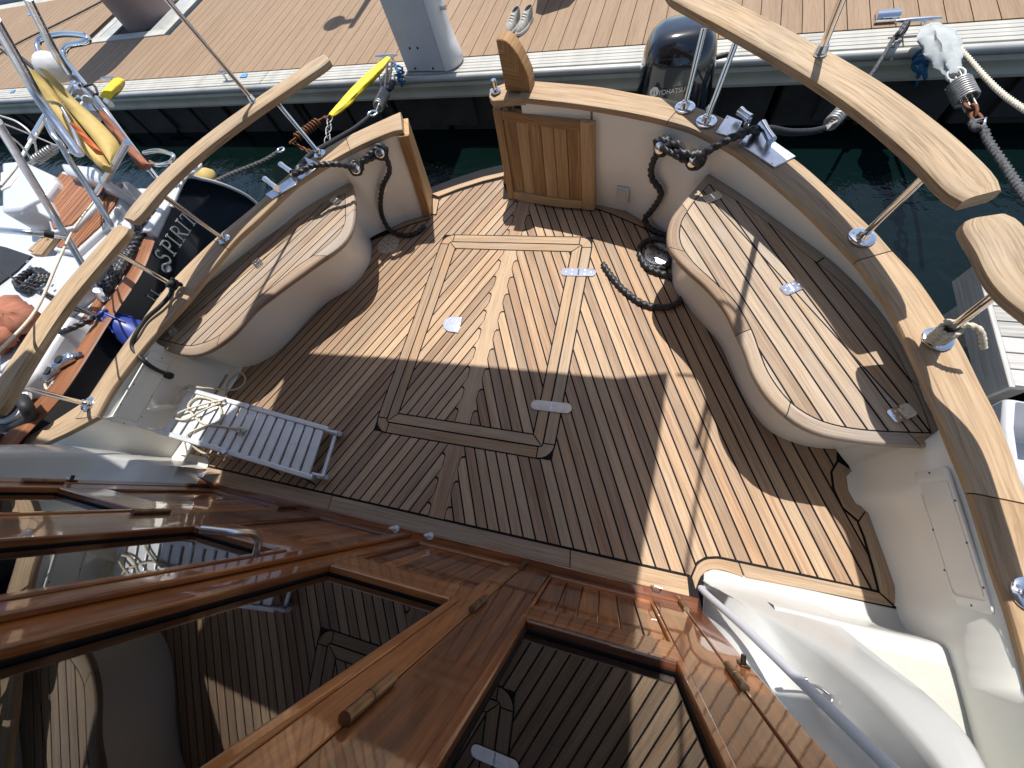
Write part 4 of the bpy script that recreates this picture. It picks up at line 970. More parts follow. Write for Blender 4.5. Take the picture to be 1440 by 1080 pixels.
# awning over the cockpit front, out of view; side tabs added to shade the wings
sx, sy = SX * AZ, SY * AZ
awp = [(-2.12 + sx, 0.40 + sy), (-2.12 + sx, 0.83 + sy), (-1.5 + sx, 0.865 + sy), (-0.6 + sx, 0.885 + sy), (0.0 + sx, 0.90 + sy), (0.26 + sx, 0.965 + sy), (0.235 + sx, 0.45 + sy), (0.195 + sx, -0.1 + sy), (0.19 + sx, 0.55), (0.45, 0.55), (0.47, 0.655), (0.69, 0.665), (0.722, 0.56), (0.735, 0.45), (0.75, 0.2), (1.7, 0.2), (1.7, -1.6), (-4.2, -1.6), (-4.2, 0.855), (-2.52, 0.855), (-2.48, 1.0), (-2.22, 1.0), (-2.3 + sx, 0.1 + sy)]
MB().prism([q for q in awp], AZ, AZ + 0.02).build('awning', AWN, Y)
fr = [(0.39, 0.0), (0.43, 0.42), (0.475, 0.80), (0.46, 0.90), (0.40, 0.955), (0.30, 0.955)]
MB().tube(cr([Vector((a + sx, b + sy, AZ)) for a, b in fr], 5), 0.009, 8).build('awning_frame', SATIN, Y, smooth=50)
MB().tube([tR, Vector((0.43 + sx, 0.60 + sy, AZ))], 0.007, 8).build('awning_frame', SATIN, Y, smooth=50)

# ---- mooring hardware on the bulwark
def fairlead(q, posts, z=0.0035):
    c = [PC(u, v, 0.001) for u, v in q]; n = (c[1] - c[0]).cross(c[3] - c[0]).normalized()
    if n.z < 0: n = -n
    o = MB().hexa(c + [p + n * 0.006 for p in c]).build('fairlead_plate', SATIN, Y, bevel=0.003)
    for (u0, v0, u1, v1, h) in posts:
        a, b = PC(u0, v0, 0.005), PC(u1, v1, 0.005); mb = MB()
        mb.tube([b, b + Vector((0, 0, h))], 0.013, 12)
        d = (a - b); mb.tube([b + Vector((0, 0, h)) - d * 0.12, b + Vector((0, 0, h)) + d * 0.5, b + Vector((0, 0, h)) + d * 1.0], [0.019, 0.016, 0.019], 14)
        mb.build('fairlead_horn', STEEL, o, smooth=40)
    for i in range(4):
        ce = sum(c, Vector()) / 4; MB().loft(disc(c[i].lerp(ce, 0.22) + n * 0.006, 0.005, 0.002, 8, nrm=n)).build('screw', SATIN, o)
    return o
fairlead([(374, 274), (410, 250), (419, 259), (384, 281)], [(379, 259, 393, 270, 0.035)])
fairlead([(411, 249), (431, 221), (441, 226), (433, 246), (420, 258)][:1] + [(430, 222), (452, 232), (420, 258)], [(401, 239, 415, 249, 0.035)])
fairlead([(1006, 187), (1022, 163), (1044, 172), (1031, 196)], [(1036, 168, 1049, 178, 0.04)])
fairlead([(1039, 203), (1060, 180), (1119, 221), (1088, 237)], [(1066, 186, 1079, 207, 0.04)])
def knob(u, v, TIx, ft, L=0.085):
    p = onwall(u, v, TIx, ft); th = th_of(p); d = -Vector((math.cos(th), math.sin(th), 0)); d = (d + Vector((0, 0, 0.35))).normalized()
    mb = MB(); r = 0.024; mb.loft(disc(p - d * 0.01, r, L, 20, nrm=d, rings=[(0, r * 1.5), (0.012, r * 1.5), (0.018, r * 0.8), (L - 0.03, r * 0.8), (L - 0.012, r * 1.25), (L - 0.002, r * 1.15), (L + 0.002, r * 0.8), (L + 0.003, 0.001)]))
    mb.build('mooring_knob', STEEL, Y, smooth=40); return p + d * (L * 0.5), d
kL1, dL1 = knob(500, 234, TIL, footAllL + footLb[1:3]); kL2, dL2 = knob(535, 211, TIL, footAllL + footLb[1:3])
kR1, dR1 = knob(938, 203, TI, footAll); kR2, dR2 = knob(985, 222, TI, footAll)
# small fittings on the cream bulwark
def wallbox(u, v, TIx, ft, w, h, dpt, m, name, bev=0.006, label=None):
    p = onwall(u, v, TIx, ft); th = th_of(p); d = -Vector((math.cos(th), math.sin(th), 0)); s = Vector((-d.y, d.x, 0)); Rm = Matrix((s, d, Vector((0, 0, 1)))).transposed()
    return MB().box(p + d * dpt / 2, (w, dpt, h), Rm).build(name, m, Y, bevel=bev), p, d, Rm
o, p, d, Rm = wallbox(877, 271, TI, footAll, 0.085, 0.10, 0.022, PLAST, 'shore_power_socket')
MB().box(p + d * 0.024 + Vector((0, 0, 0.006)), (0.062, 0.008, 0.066), Rm).build('socket_cover', CHECK, o, bevel=0.003)
o, p, d, Rm = wallbox(537, 262, TIL, footAllL + footLb[1:3], 0.045, 0.045, 0.012, SATIN, 'washdown_outlet', 0.004)
MB().loft(disc(p + d * 0.012, 0.026, 0.02, 16, nrm=d)).build('outlet_cap', SATIN, o, smooth=40)
# round drain plates in the sole
def drain(u, v, r, m, hm=CAULK):
    c = P(u, v, 0.0); o = MB().loft(disc(c + Vector((0, 0, 0.0)), r, 0.004, 32)).build('drain_plate', m, Y, smooth=40)
    for k in range(8):
        for q in (0.42, 0.62, 0.8):
            a = k * math.pi / 4 + 0.2; pq = c + Vector((math.cos(a), math.sin(a), 0)) * r * q + Vector((0, 0, 0.0035))
            MB().loft(disc(pq, 0.0042, 0.001, 8)).build('drain_hole', hm, o)
    MB().loft(disc(c + Vector((0, 0, 0.0035)), 0.007, 0.001, 10)).build('drain_hole', hm, o)
    return o
drain(546, 344, 0.085, DRAINM); drain(926, 357, 0.082, SATIN)
# curved boards round the drains
# ================================================================== ROPES ON THE YACHT
FL = footAllL + footLb[1:3]
def coilround(p, d, r, turns, step=0.012, n=10, ph=0):
    u = d.orthogonal().normalized(); v = d.cross(u); return [p + d * (step * (i / n - turns / 2)) + (u * math.cos(2 * math.pi * i / n + ph) + v * math.sin(2 * math.pi * i / n + ph)) * r for i in range(int(turns * n) + 1)]
def wallpt(u, v, TIx, ft, off=0.02):
    p = onwall(u, v, TIx, ft); th = th_of(p); return p - Vector((math.cos(th), math.sin(th), 0)) * off
rl = [PC(412, 246, 0.045), PC(425, 240, 0.05), PC(440, 233, 0.04), wallpt(470, 222, TIL, FL, 0.07)]
rl += coilround(kL1, dL1, 0.03, 1.3, 0.016)[3:] + [kL1.lerp(kL2, 0.5) + Vector((0, -0.02, 0.025))] + coilround(kL2, dL2, 0.032, 1.6, 0.016)
rl += [kL1.lerp(kL2, 0.4) + Vector((0, -0.03, 0.02))] + coilround(kL2, dL2, 0.03, 1.1, 0.02, ph=1.0)[2:]
rl += [wallpt(546, 232, TIL, FL, 0.06), wallpt(537, 255, TIL, FL, 0.045), wallpt(533, 280, TIL, FL, 0.045), P(538, 306, 0.12), P(550, 325, 0.017), P(570, 331, 0.017), P(586, 327, 0.017), P(597, 317, 0.02)]
rope('mooring_rope', rl, 0.0155, ROPEB, 5, label='black twisted rope hitched on the two steel knobs left of the gate opening', cat='rope', group='black mooring ropes on the yacht')
rr_ = [PC(1052, 184, 0.04), PC(1040, 190, 0.045), PC(1024, 196, 0.04), wallpt(1000, 208, TI, footAll, 0.07)]
rr_ += coilround(kR2, dR2, 0.032, 1.5, 0.016)[2:] + [kR2.lerp(kR1, 0.5) + Vector((0, -0.03, 0.03))] + coilround(kR1, dR1, 0.032, 1.5, 0.016, ph=2) + [kR2.lerp(kR1, 0.4) + Vector((0, -0.04, 0.01))] + coilround(kR2, dR2, 0.03, 1.0, 0.02) + [kR2.lerp(kR1, 0.6) + Vector((0, -0.01, 0.05))] + coilround(kR1, dR1, 0.03, 0.6, 0.01)
rr_ += [wallpt(924, 222, TI, footAll, 0.04), wallpt(921, 245, TI, footAll, 0.03), wallpt(934, 268, TI, footAll, 0.03), wallpt(920, 292, TI, footAll, 0.03), P(907, 307, 0.06), P(915, 322, 0.02), P(940, 334, 0.018), P(947, 352, 0.018)]
rr_ += [P(938 - 0, 374, 0.018), P(918, 376, 0.018), P(903, 364, 0.018), P(900, 349, 0.018), P(911, 338, 0.02), P(930, 337, 0.045), P(946, 345, 0.05), P(948, 352, 0.05)]
rope('mooring_rope', rr_, 0.0165, ROPEB, 5, label='black twisted rope hitched right of the teak gate and coiled round the steel drain', cat='rope', group='black mooring ropes on the yacht')
rope('mooring_rope_tail', [P(903, 366, 0.018), P(914, 378, 0.018), P(940, 388, 0.017), P(962, 402, 0.017), P(955, 424, 0.017), P(935, 432, 0.017), P(905, 427, 0.017), P(878, 408, 0.017), P(860, 388, 0.017), P(848, 371, 0.018)], 0.0165, ROPEB, 6,
     label='loose end of black twisted rope curling out over the sunlit deck planks', cat='rope', group='black mooring ropes on the yacht')
# black hose along the left bulwark
q = coilround(PC(244, 400, 0.05), Vector((0, 0, 1)), 0.022, 2.0, 0.025) + [PC(240, 413, 0.03), PC(226, 430, 0.025), PC(205, 449, 0.02), PC(191, 470, 0.02), PC(186, 488, 0.0), wallpt(196, 506, TIL, FL, 0.03), wallpt(212, 518, TIL, FL, 0.03), wallpt(233, 527, TIL, FL, 0.03)]
hs = MB(); hs.tube(cr(q, 6), 0.0115, 10); hs.tube([q[-1] - Vector((0.025, 0, 0)), q[-1] + Vector((0.01, -0.005, -0.0))], 0.022, 12)
hs.build('black_hose', BLACKR, smooth=60, label='smooth black hose tied to the left stanchion foot and lying down the bulwark', cat='hose')
# cream rope lashed to the right stanchion
b = PC(1318, 477, 0.03); t_ = P(1410, 407, 0.90); ax = (t_ - b).normalized()
q = [b + ax * 0.0 + p - b for p in coilround(b + ax * 0.045, ax, 0.022, 5.2, 0.017)] + [b + ax * 0.13 + Vector((0.05, -0.01, -0.01)), b + ax * 0.08 + Vector((0.09, -0.05, -0.02))]
rope('lashing', q, 0.0085, ROPEC, 4, label='cream cord wrapped round the foot of the right hand stanchion', cat='rope')

# ================================================================== FOLDING GANGWAY on the deck
gw = empty('folding_gangway', P(340, 600, 0.15), 'pale slatted folding gangway lying from the left step onto the deck', 'gangway')
gA, gB, gC, gD = P(262, 547, 0.235), P(222, 606, 0.25), P(440, 672, 0.07), P(462, 604, 0.07)   # far-left, near-left, near-right, far-right
def gp(s_, t_, h=0): # s along length 0..1, t across 0(far)..1(near)
    a = gA.lerp(gD, s_); b = gB.lerp(gC, s_); return a.lerp(b, t_) + Vector((0, 0, h))
for t_ in (0.0, 1.0):
    for s0, s1, lift in ((0.0, 0.455, 0.0), (0.465, 1.0, 0.0)):
        a, b = gp(s0, t_), gp(s1, t_); d = (b - a).normalized(); n_ = Vector((-d.y, d.x, 0)).normalized(); z_ = Vector((0, 0, 1)); w2 = 0.015
        MB().hexa([a - n_ * w2 - z_ * .03, b - n_ * w2 - z_ * .03, b + n_ * w2 - z_ * .03, a + n_ * w2 - z_ * .03, a - n_ * w2 + z_ * .012, b - n_ * w2 + z_ * .012, b + n_ * w2 + z_ * .012, a + n_ * w2 + z_ * .012], 0).build('side_rail', ALU, gw, bevel=0.006)
ns = 15
for i in range(ns):
    s0 = 0.02 + i * 0.965 / ns; s1 = s0 + 0.965 / ns * 0.80
    if i == 6: s0 += 0.004
    c = [gp(s0, 0.04), gp(s1, 0.04), gp(s1, 0.96), gp(s0, 0.96)]
    if (c[1] - c[0]).cross(c[3] - c[0]).z < 0: c = [c[3], c[2], c[1], c[0]]
    MB().hexa([p - Vector((0, 0, 0.012)) for p in c] + [p + Vector((0, 0, 0.003)) for p in c], 1).build('slat', ALU, gw, bevel=0.004)
MB().tube([gp(1.045, 0.06, -0.01), gp(1.045, 0.93, -0.01)], 0.011, 12).build('end_tube', ALU, gw, smooth=40)
for t_ in (0.03, 0.93):
    c = gp(1.04, t_, -0.02); ax = (gp(1, 1) - gp(1, 0)).normalized(); MB().loft(disc(c - ax * 0.012, 0.034, 0.024, 20, nrm=ax)).build('wheel', PLAST if False else GREYP, gw, smooth=40)
    MB().tube([gp(0.99, t_, 0.0), gp(1.07, t_ * 0.98, 0.012)], 0.010, 10).build('end_bracket', ALU, gw, smooth=40)
for t_ in (0.0, 1.0):
    c = gp(0.46, t_, 0.014); MB().loft(disc(c, 0.016, 0.008, 14)).build('pivot', SATIN, gw, smooth=40)
    MB().tube([gp(-0.06, t_, 0.0), gp(0.03, t_, 0.0)], 0.006, 8).build('end_pin', SATIN, gw, smooth=40)
c = gp(0.47, 1.08, -0.02); rg = MB(); rg.tube([c + Vector((math.cos(a), 0.2 * math.sin(a), math.sin(a))) * 0.02 for a in lin(0, 2 * math.pi * 15 / 16, 15)], 0.005, 8, closed=True); rg.build('ring', ALU, gw, smooth=60)
for s_, t_ in ((0.68, 1.0), (0.9, 1.0)): MB().tube(cr([gp(s_ - 0.05, t_, -0.02), gp(s_ + 0.03, t_ + 0.06, -0.035), gp(s_ + 0.1, t_ + 0.12, -0.04)], 4), 0.005, 6).build('cable', BLACKR, gw, smooth=60)
z_ = 0.012
cords = [(0.50, 0.50), (0.36, 0.55), (0.27, 0.60), (0.18, 0.52), (0.10, 0.34), (0.12, 0.12), (0.22, 0.08), (0.30, 0.20), (0.34, 0.45), (0.26, 0.66), (0.20, 0.90), (0.24, 1.10), (0.34, 1.02)]
q = [gp(a, b, 0.016) for a, b in cords[:-2]] + [gp(0.23, 1.06, -0.01), gp(0.28, 1.16, -0.05), gp(0.38, 1.10, -0.08)]
rope('looped_cord', q, 0.0062, ROPEC, 7, lobes=3, label='cream cord looped over the pale slats and hanging off their near edge', cat='rope', group='cords on the gangway')
q = [gp(0.02, 0.5, 0.017), gp(0.0, 0.1, 0.02), gp(0.03, -0.08, 0.02), gp(0.10, -0.12, 0.0), P(330, 548, 0.02), P(345, 535, 0.012), P(338, 524, 0.012), P(322, 537, 0.012), P(318, 556, 0.02), gp(0.30, 0.0, 0.018), gp(0.24, 0.14, 0.03), gp(0.12, 0.42, 0.03), gp(0.06, 0.64, 0.02), gp(0.14, 0.62, 0.02), gp(0.22, 0.36, 0.034), gp(0.30, 0.08, 0.03)]
rope('looped_cord', q, 0.0062, ROPEC, 7, lobes=3, label='cream cord looping off the far end of the gangway onto the teak deck', cat='rope', group='cords on the gangway')
c = gp(0.50, 0.52, 0.02); kn = MB()
for k, (ax, of) in enumerate([(Vector((1, 0.3, 0.2)), (0, 0, 0)), (Vector((0.2, 1, 0.4)), (0.012, 0.006, 0.008)), (Vector((0.3, -0.6, 1)), (-0.012, 0.0, 0.006)), (Vector((1, 1, 0)), (0.004, -0.016, 0.004))]): kn.tube([c + Vector(of) + p - c for p in coilround(c, ax.normalized(), 0.014, 0.95, 0.01, 9)], 0.0066, 8)
kn.build('cord_knot', ROPEC, smooth=70, label='knotted end of cream cord resting on the middle slats', cat='knot')

# ================================================================== PONTOON
PO = Vector((-1.31, 4.15, -0.05)); PE = Vector((0.99790, -0.06476, 0)); PN = Vector((0.06476, 0.99790, 0)); UP = Vector((0, 0, 1))
def W(s_, n, z=0.0): return PO + PE * s_ + PN * n + UP * z
pon = empty('pontoon', W(0, 0), kind='structure')
PB0, PB1, PDEP = -15.0, 6.2, 2.75
def pbox(name, s0, s1, n0, n1, z0, z1, m, parent=pon, bev=0.0, long=0):
    p = [W(s0, n0, z0), W(s1, n0, z0), W(s1, n1, z0), W(s0, n1, z0), W(s0, n0, z1), W(s1, n0, z1), W(s1, n1, z1), W(s0, n1, z1)]
    return MB().hexa(p, long).build(name, m, parent, bevel=bev)
pbox('float', PB0, PB1, -0.02, PDEP + 0.1, -0.40, -0.03, FLOATM)
pk0 = None; pitch = 0.1485; i = 0; s_ = PB0
hole = (-6.96 + 1.31, -8.60 + 1.31)        # opening for the pile
while s_ < PB1 - pitch:
    x0 = s_; inh = (x0 + pitch > -7.45 and x0 < -5.55)
    if inh:
        pbox('plank', s_ + 0.003, s_ + pitch - 0.003, 0.0, 1.02, -0.028, 0.0, COMPO, bev=0.0, long=1)
        pbox('plank', s_ + 0.003, s_ + pitch - 0.003, 2.15, PDEP, -0.028, 0.0, COMPO, bev=0.0, long=1)
    else:
        if pk0 is None:
            pk0 = pbox('plank', s_ + 0.003, s_ + pitch - 0.003, 0.0, PDEP, -0.028, 0.0, COMPO, bev=0.0, long=1); base_loc = W(s_, 0)
        else:
            o = bpy.data.objects.new('plank', pk0.data); COL.objects.link(o); o.parent = pon
            o.location = pk0.location + (W(s_, 0) - base_loc)
    s_ += pitch
# near edge: grooved pale boards, aluminium roll, fascia
for a in range(-15, 6, 3):
    for k in range(5): pbox('edge_strip', a + 0.004, min(a + 3, PB1) - 0.004, -0.232 + k * 0.045, -0.232 + k * 0.045 + 0.041, -0.028, -0.002 + (0.001 if k % 2 else 0), ALUW, bev=0.003)
pbox('edge_backing', PB0, PB1, -0.24, -0.002, -0.06, -0.0285, ALUDK)
mb = MB(); mb.tube([W(PB0, -0.262, -0.032), W(-8, -0.262, -0.032), W(-2, -0.262, -0.032), W(PB1, -0.262, -0.032)], 0.030, 16); mb.build('edge_roll', ALUDK, pon, smooth=60)
prof = [(-0.236, -0.05), (-0.285, -0.062), (-0.300, -0.085), (-0.292, -0.125), (-0.300, -0.15), (-0.315, -0.165), (-0.315, -0.185), (-0.24, -0.185)]
MB().loft([[W(s, a, b) for a, b in prof] for s in lin(PB0, PB1, 8)], True, True).build('fascia', FASC, pon, smooth=40)
pbox('far_edge', PB0, PB1, PDEP + 0.003, PDEP + 0.20, -0.03, 0.0, ALUW, bev=0.004)
s_ = PB0
while s_ < PB1 - 0.5:
    pbox('float_block', s_, s_ + 0.56, -0.22, -0.03, -0.75, -0.19, FLOATM, bev=0.02); s_ += 0.62
for k in range(-9, 4):      # dark stubs of frame reaching below the edge
    pbox('frame_stub', k * 1.15 + 0.35, k * 1.15 + 0.75, -0.27, -0.21, -0.5, -0.19, FLOATM, bev=0.01)
# pile opening frame with checker plate, and the pile
hx0_, hx1_, hn0, hn1 = -7.35, -5.62, 1.03, 2.14
for (a, b, c, d) in ((hx0_, hx1_, hn0, hn0 + 0.14), (hx0_, hx1_, hn1 - 0.14, hn1), (hx0_, hx0_ + 0.14, hn0 + 0.141, hn1 - 0.141), (hx1_ - 0.14, hx1_, hn0 + 0.141, hn1 - 0.141)): pbox('opening_frame', a, b, c, d, -0.03, 0.012, ALUW, bev=0.004)
pbox('checker_plate', hx0_ + 0.141, hx0_ + 0.42, hn0 + 0.141, hn1 - 0.141, -0.02, 0.006, PLATEM); pbox('checker_plate', hx1_ - 0.45, hx1_ - 0.141, hn0 + 0.141, hn1 - 0.141, -0.02, 0.006, PLATEM)
pc = P(211, 20, -0.05); mb = MB(); mb.loft(disc(Vector((pc.x, pc.y, -2.0)), 0.45, 5.0, 40, rings=[(0, 0.43), (1.9, 0.43), (3.0, 0.43), (5.2, 0.43)]))
mb.build('mooring_pile', PILEM, smooth=60, label='mauve round mooring pile rising through the framed opening in the pontoon', cat='pile')
# white service pedestal
pd = empty('service_pedestal', W(-0.85, -0.1), 'tall white angular service pedestal standing on the pontoon edge beside the gate', 'pedestal')
def loc2(u, v): return P(u, v, -0.045)
a, b = loc2(573, 101), loc2(626, 101); dd = (b - a).normalized(); nn = Vector((-dd.y, dd.x, 0))
f0 = [a, b, b + dd * 0.03 + nn * 0.10, b + nn * 0.30, a + nn * 0.30 - dd * 0.0, a + nn * 0.04 - dd * 0.02]
lean = Vector((0.0, 0.0, 0))
mb = MB(); mb.loft([[p + UP * h + lean * h for p in f0] for h in (0, 0.02, 0.8, 1.75)], True, True); mb.build('column', GREYP, pd, bevel=0.012, segs=3)
# bright side cheek, flaring to a rounded foot
ck = [(0.0, -0.02, 0.115), (0.02, -0.02, 0.125), (0.08, -0.015, 0.12), (0.16, -0.01, 0.085), (0.28, 0.0, 0.055), (0.8, 0.0, 0.05), (1.75, 0.0, 0.05)]
mb = MB(); rings = []
for h, bo, wd in ck:
    q = b + dd * 0.004; pts = []
    for k in range(9):
        t = k / 8; pts.append(q + dd * (wd * math.sin(math.pi * t) ** 0.6) + nn * (-0.0 + 0.30 * t) + UP * h)
    rings.append(pts)
mb.loft(rings, True, True); mb.build('side_cheek', PLAST, pd, smooth=50)
for h, of in ((0.42, 0.05), (0.50, 0.10)): c = b + dd * 0.055 + nn * (0.1 + of) + UP * h; mb = MB(); mb.tube([c, c + dd * 0.05], 0.019, 12); mb.build('hose_tap', SATIN, pd, smooth=40)
c = a - dd * 0.0 + nn * 0.1 + UP * 0.36; mb = MB(); mb.tube([c, c - dd * 0.035], 0.016, 12); mb.build('hose_tap', SATIN, pd, smooth=40)
for (t, h) in ((0.25, 0.03), (0.72, 0.03), (0.3, 0.2), (0.5, 0.2)): MB().loft(disc(a.lerp(b, t) + UP * h - nn * 0.001, 0.011, 0.003, 10, nrm=-nn)).build('bolt', DARKM, pd)
# cleats on the pontoon
def cleat(u, v, label, L=0.26):
    c = P(u, v, -0.045); k = empty('dock_cleat', c, label, 'cleat', 'steel cleats on the pontoon edge')
    mb = MB(); mb.tube([c + UP * 0.075 + PE * x for x in (-L / 2, -L * 0.2, L * 0.2, L / 2)], [0.010, 0.015, 0.015, 0.010], 12); mb.build('horn', SATIN, k, smooth=50)
    for x in (-0.05, 0.05): MB().tube([c + PE * x * 1.3 - UP * 0.0, c + PE * x + UP * 0.075], 0.014, 10).build('leg', SATIN, k, smooth=50)
    return c
c1 = cleat(548, 90, 'steel cleat on the pontoon edge beside the white pedestal, holding the yellow sleeved line'); c2 = cleat(1280, 46, 'steel cleat on the pontoon edge under the white canvas sleeve'); c3_ = cleat(160, 118, 'steel cleat on the pontoon edge behind the yellow lifebuoy cover')
c4_ = P(322, 112, -0.045); k = cleat(324, 111, 'bare steel cleat on the pontoon edge left of the wooden hand rail tip', 0.2)
c = P(1244, 29, -0.05); mb = MB(); mb.tube([c - PE * 0.07 + UP * 0.02, c + PE * 0.07 + UP * 0.02], 0.045, 16); mb.build('pontoon_bracket', STEEL, smooth=50, label='shiny rounded steel bracket fixed at the end of the planks', cat='bracket')
for u, v in ((343, 107), (18, 129), (42, 21)):
    c = P(u, v, -0.05) + UP * 0.0065; MB().prism([(c.x - 0.05, c.y - 0.03), (c.x + 0.06, c.y - 0.035), (c.x + 0.04, c.y + 0.04), (c.x - 0.04, c.y + 0.035)], c.z, c.z + 0.001).build('painted_mark', BLUEM, pon)
# white folded board lying at the far side of the planks
q = [P(u, v, -0.03) for u, v in ((755, 9), (764, 12), (802, 0), (815, -14), (758, -14))]
MB().prism([(p.x, p.y) for p in q][::-1], 0.10, 0.14).build('gangway_tip', PLAST, bevel=0.01, label='white tip of a gangway lying on the planks above the shoes', cat='gangway')
# ---- shoes
def shoe(u, v, label, rot, k=1.0):
    c = P(u, v, -0.05); sh = empty('shoe', c, label, 'shoe', 'pair of grey trainers'); M = Matrix.Rotation(rot, 3, 'Z')
    def ringo(z, y0, y1, wf, wh, n=22, nar=1.0):
        pts = []
        for i in range(n):
            a = 2 * math.pi * i / n; y = math.cos(a); x = math.sin(a); w_ = wf if y < 0 else wh; yy = (y0 + y1) / 2 + (y1 - y0) / 2 * y
            ww = w_ * (1 - 0.12 * math.sin(math.pi * (y + 1) / 2) ** 2) if True else w_
            pts.append(c + M @ Vector((x * ww * nar, yy, z)) * 1.0)
        return pts
    S = 1.15 * k
    so = [ringo(z, y0 * S, y1 * S, a * S, b * S) for z, y0, y1, a, b in ((0.0, -0.14, 0.14, 0.047, 0.036), (0.012, -0.146, 0.144, 0.052, 0.040), (0.026, -0.144, 0.142, 0.051, 0.039), (0.03, -0.14, 0.14, 0.048, 0.037))]
    MB().loft(so, True, True).build('sole', SHOEW, sh, smooth=50)
    up = [ringo(z, y0 * S, y1 * S, a * S, b * S) for z, y0, y1, a, b in ((0.028, -0.139, 0.139, 0.047, 0.036), (0.05, -0.13, 0.138, 0.044, 0.035), (0.066, -0.085, 0.136, 0.038, 0.034), (0.082, -0.035, 0.134, 0.034, 0.033), (0.098, 0.005, 0.135, 0.030, 0.031), (0.108, 0.025, 0.136, 0.027, 0.029))]
    inn = [[p.lerp(sum(up[-1], Vector()) / 22, 0.12) for p in up[-1]], [p.lerp(sum(up[-1], Vector()) / 22, 0.22) - UP * 0.04 for p in up[-1]]]
    MB().loft(up + inn, True, True).build('upper', SHOEM, sh, smooth=60)
    ins__ = [p - UP * 0.0395 for p in inn[0]]; MB().loft([[p.lerp(sum(inn[1], Vector()) / 22, 0.05) + UP * 0.001 for p in inn[1]], [p.lerp(sum(inn[1], Vector()) / 22, 0.5) + UP * 0.003 for p in inn[1]]], True, True).build('insole', BLACKR, sh, smooth=60)
    for i in range(4):
        y = (-0.055 + i * 0.022) * S; z = 0.073 + i * 0.011
        MB().tube([c + M @ Vector((-0.024, y, z - 0.006)), c + M @ Vector((0, y - 0.002, z + 0.004)), c + M @ Vector((0.024, y, z - 0.006))], 0.0035, 6).build('lace', ROPEW, sh, smooth=60)
shoe(722, 40, 'left shoe of the grey pair on the pontoon planks, nearer the pedestal', rad(-14)); shoe(739, 38, 'right shoe of the grey pair on the pontoon planks, nearer the black outboard', rad(-16))

# ================================================================== OUTBOARD MOTOR behind the stern
om = empty('outboard_motor', (0.15, 2.95, -0.3), 'gloss black outboard motor standing between the curved teak cap rail and the pontoon', 'outboard motor')
oc = Vector((0.13, 2.815, 0.165)); om_rot = Matrix.Rotation(rad(8), 3, 'Z')
def oring(z, hx, hy0_, hy1_, cy=0.0, n=40, ex=2.8):
    hx *= 1.06; z = z * 1.08 if z > 0 else z
    pts = []
    for i in range(n):
        a = 2 * math.pi * i / n; cx = math.copysign(abs(math.cos(a)) ** (2 / ex), math.cos(a)); sy_ = math.copysign(abs(math.sin(a)) ** (2 / ex), math.sin(a))
        pts.append(oc + om_rot @ Vector((hx * cx, cy + (hy1_ if sy_ > 0 else hy0_) * sy_, 0)) + UP * z)
    return pts
lv = [(0.02, .205, .19, .20), (0.06, .215, .20, .21), (0.12, .213, .198, .215), (0.22, .205, .188, .21), (0.31, .195, .172, .205), (0.37, .182, .152, .195), (0.41, .162, .125, .18), (0.435, .135, .10, .155), (0.448, .10, .075, .12), (0.453, .05, .04, .06), (0.454, 0.002, 0.002, 0.002)]
lv = [(z, a, b, c) for z, a, b, c in lv]
rings = [oring(z, a, b, c) for z, a, b, c in lv]
MB().loft(rings, True, True).build('cowl', BLACKP, om, smooth=60)
MB().loft([oring(-0.03, .20, .185, .19), oring(-0.0, .222, .207, .217), oring(0.018, .222, .207, .217)], True, True).build('cowl_band', BLACKR, om, smooth=40)
MB().loft([oring(-0.42, .09, .08, .10), oring(-0.2, .12, .12, .13), oring(-0.031, .17, .16, .17)], True, True).build('lower_cover', BLACKP, om, smooth=40)
c = oc + Vector((0, 0, -0.9)); MB().loft([[oc + Vector((x * .05, y * .1, z)) for x, y in [(math.cos(t), math.sin(t)) for t in lin(0, 2 * math.pi * 11 / 12, 11)]] for z in (-1.2, -0.42)], True, True).build('leg', BLACKP, om, smooth=60)
# raised rib across the top, vent and latch
q = [oc + om_rot @ Vector((0.165 * math.cos(t), -0.005 + 0.135 * -math.sin(t) * 0.8, 0)) + UP * (0.40 + 0.035 * math.sin(t)) for t in lin(0.15, math.pi - 0.15, 16)]
MB().tube(q, 0.010, 8).build('cowl_rib', BLACKP, om, smooth=60)
c = oc + om_rot @ Vector((-0.02, 0.06, 0.452)); MB().box(c, (0.085, 0.06, 0.03), om_rot).build('carry_latch', SATIN, om, bevel=0.01); MB().box(c + UP * 0.012 + Vector((0, -0.02, 0)), (0.05, 0.03, 0.02), om_rot).build('latch_tongue', DARKM, om, bevel=0.006)
MB().tube(cr([oc + Vector((0.0, 0.19, 0.36)), oc + Vector((0.03, 0.26, 0.40)), oc + Vector((0.05, 0.34, 0.44)), oc + Vector((0.055, 0.40, 0.47))], 4), [0.03] * 5 + [0.026] * 5 + [0.024] * 3, 12).build('tiller_handle', BLACKR, om, smooth=60)
MB().tube([oc + Vector((0.2, 0.05, 0.28)), oc + Vector((0.28, 0.06, 0.29))], 0.014, 10).build('shift_lever', BLACKR, om, smooth=60)
c = oc + Vector((0.215, -0.08, 0.04)); MB().box(c, (0.03, 0.05, 0.09)).build('side_latch', SATIN, om, bevel=0.006)
MB().box(oc + Vector((0, 0.30, -0.15)), (0.30, 0.10, 0.30)).build('bracket', BLACKP, om, bevel=0.02)
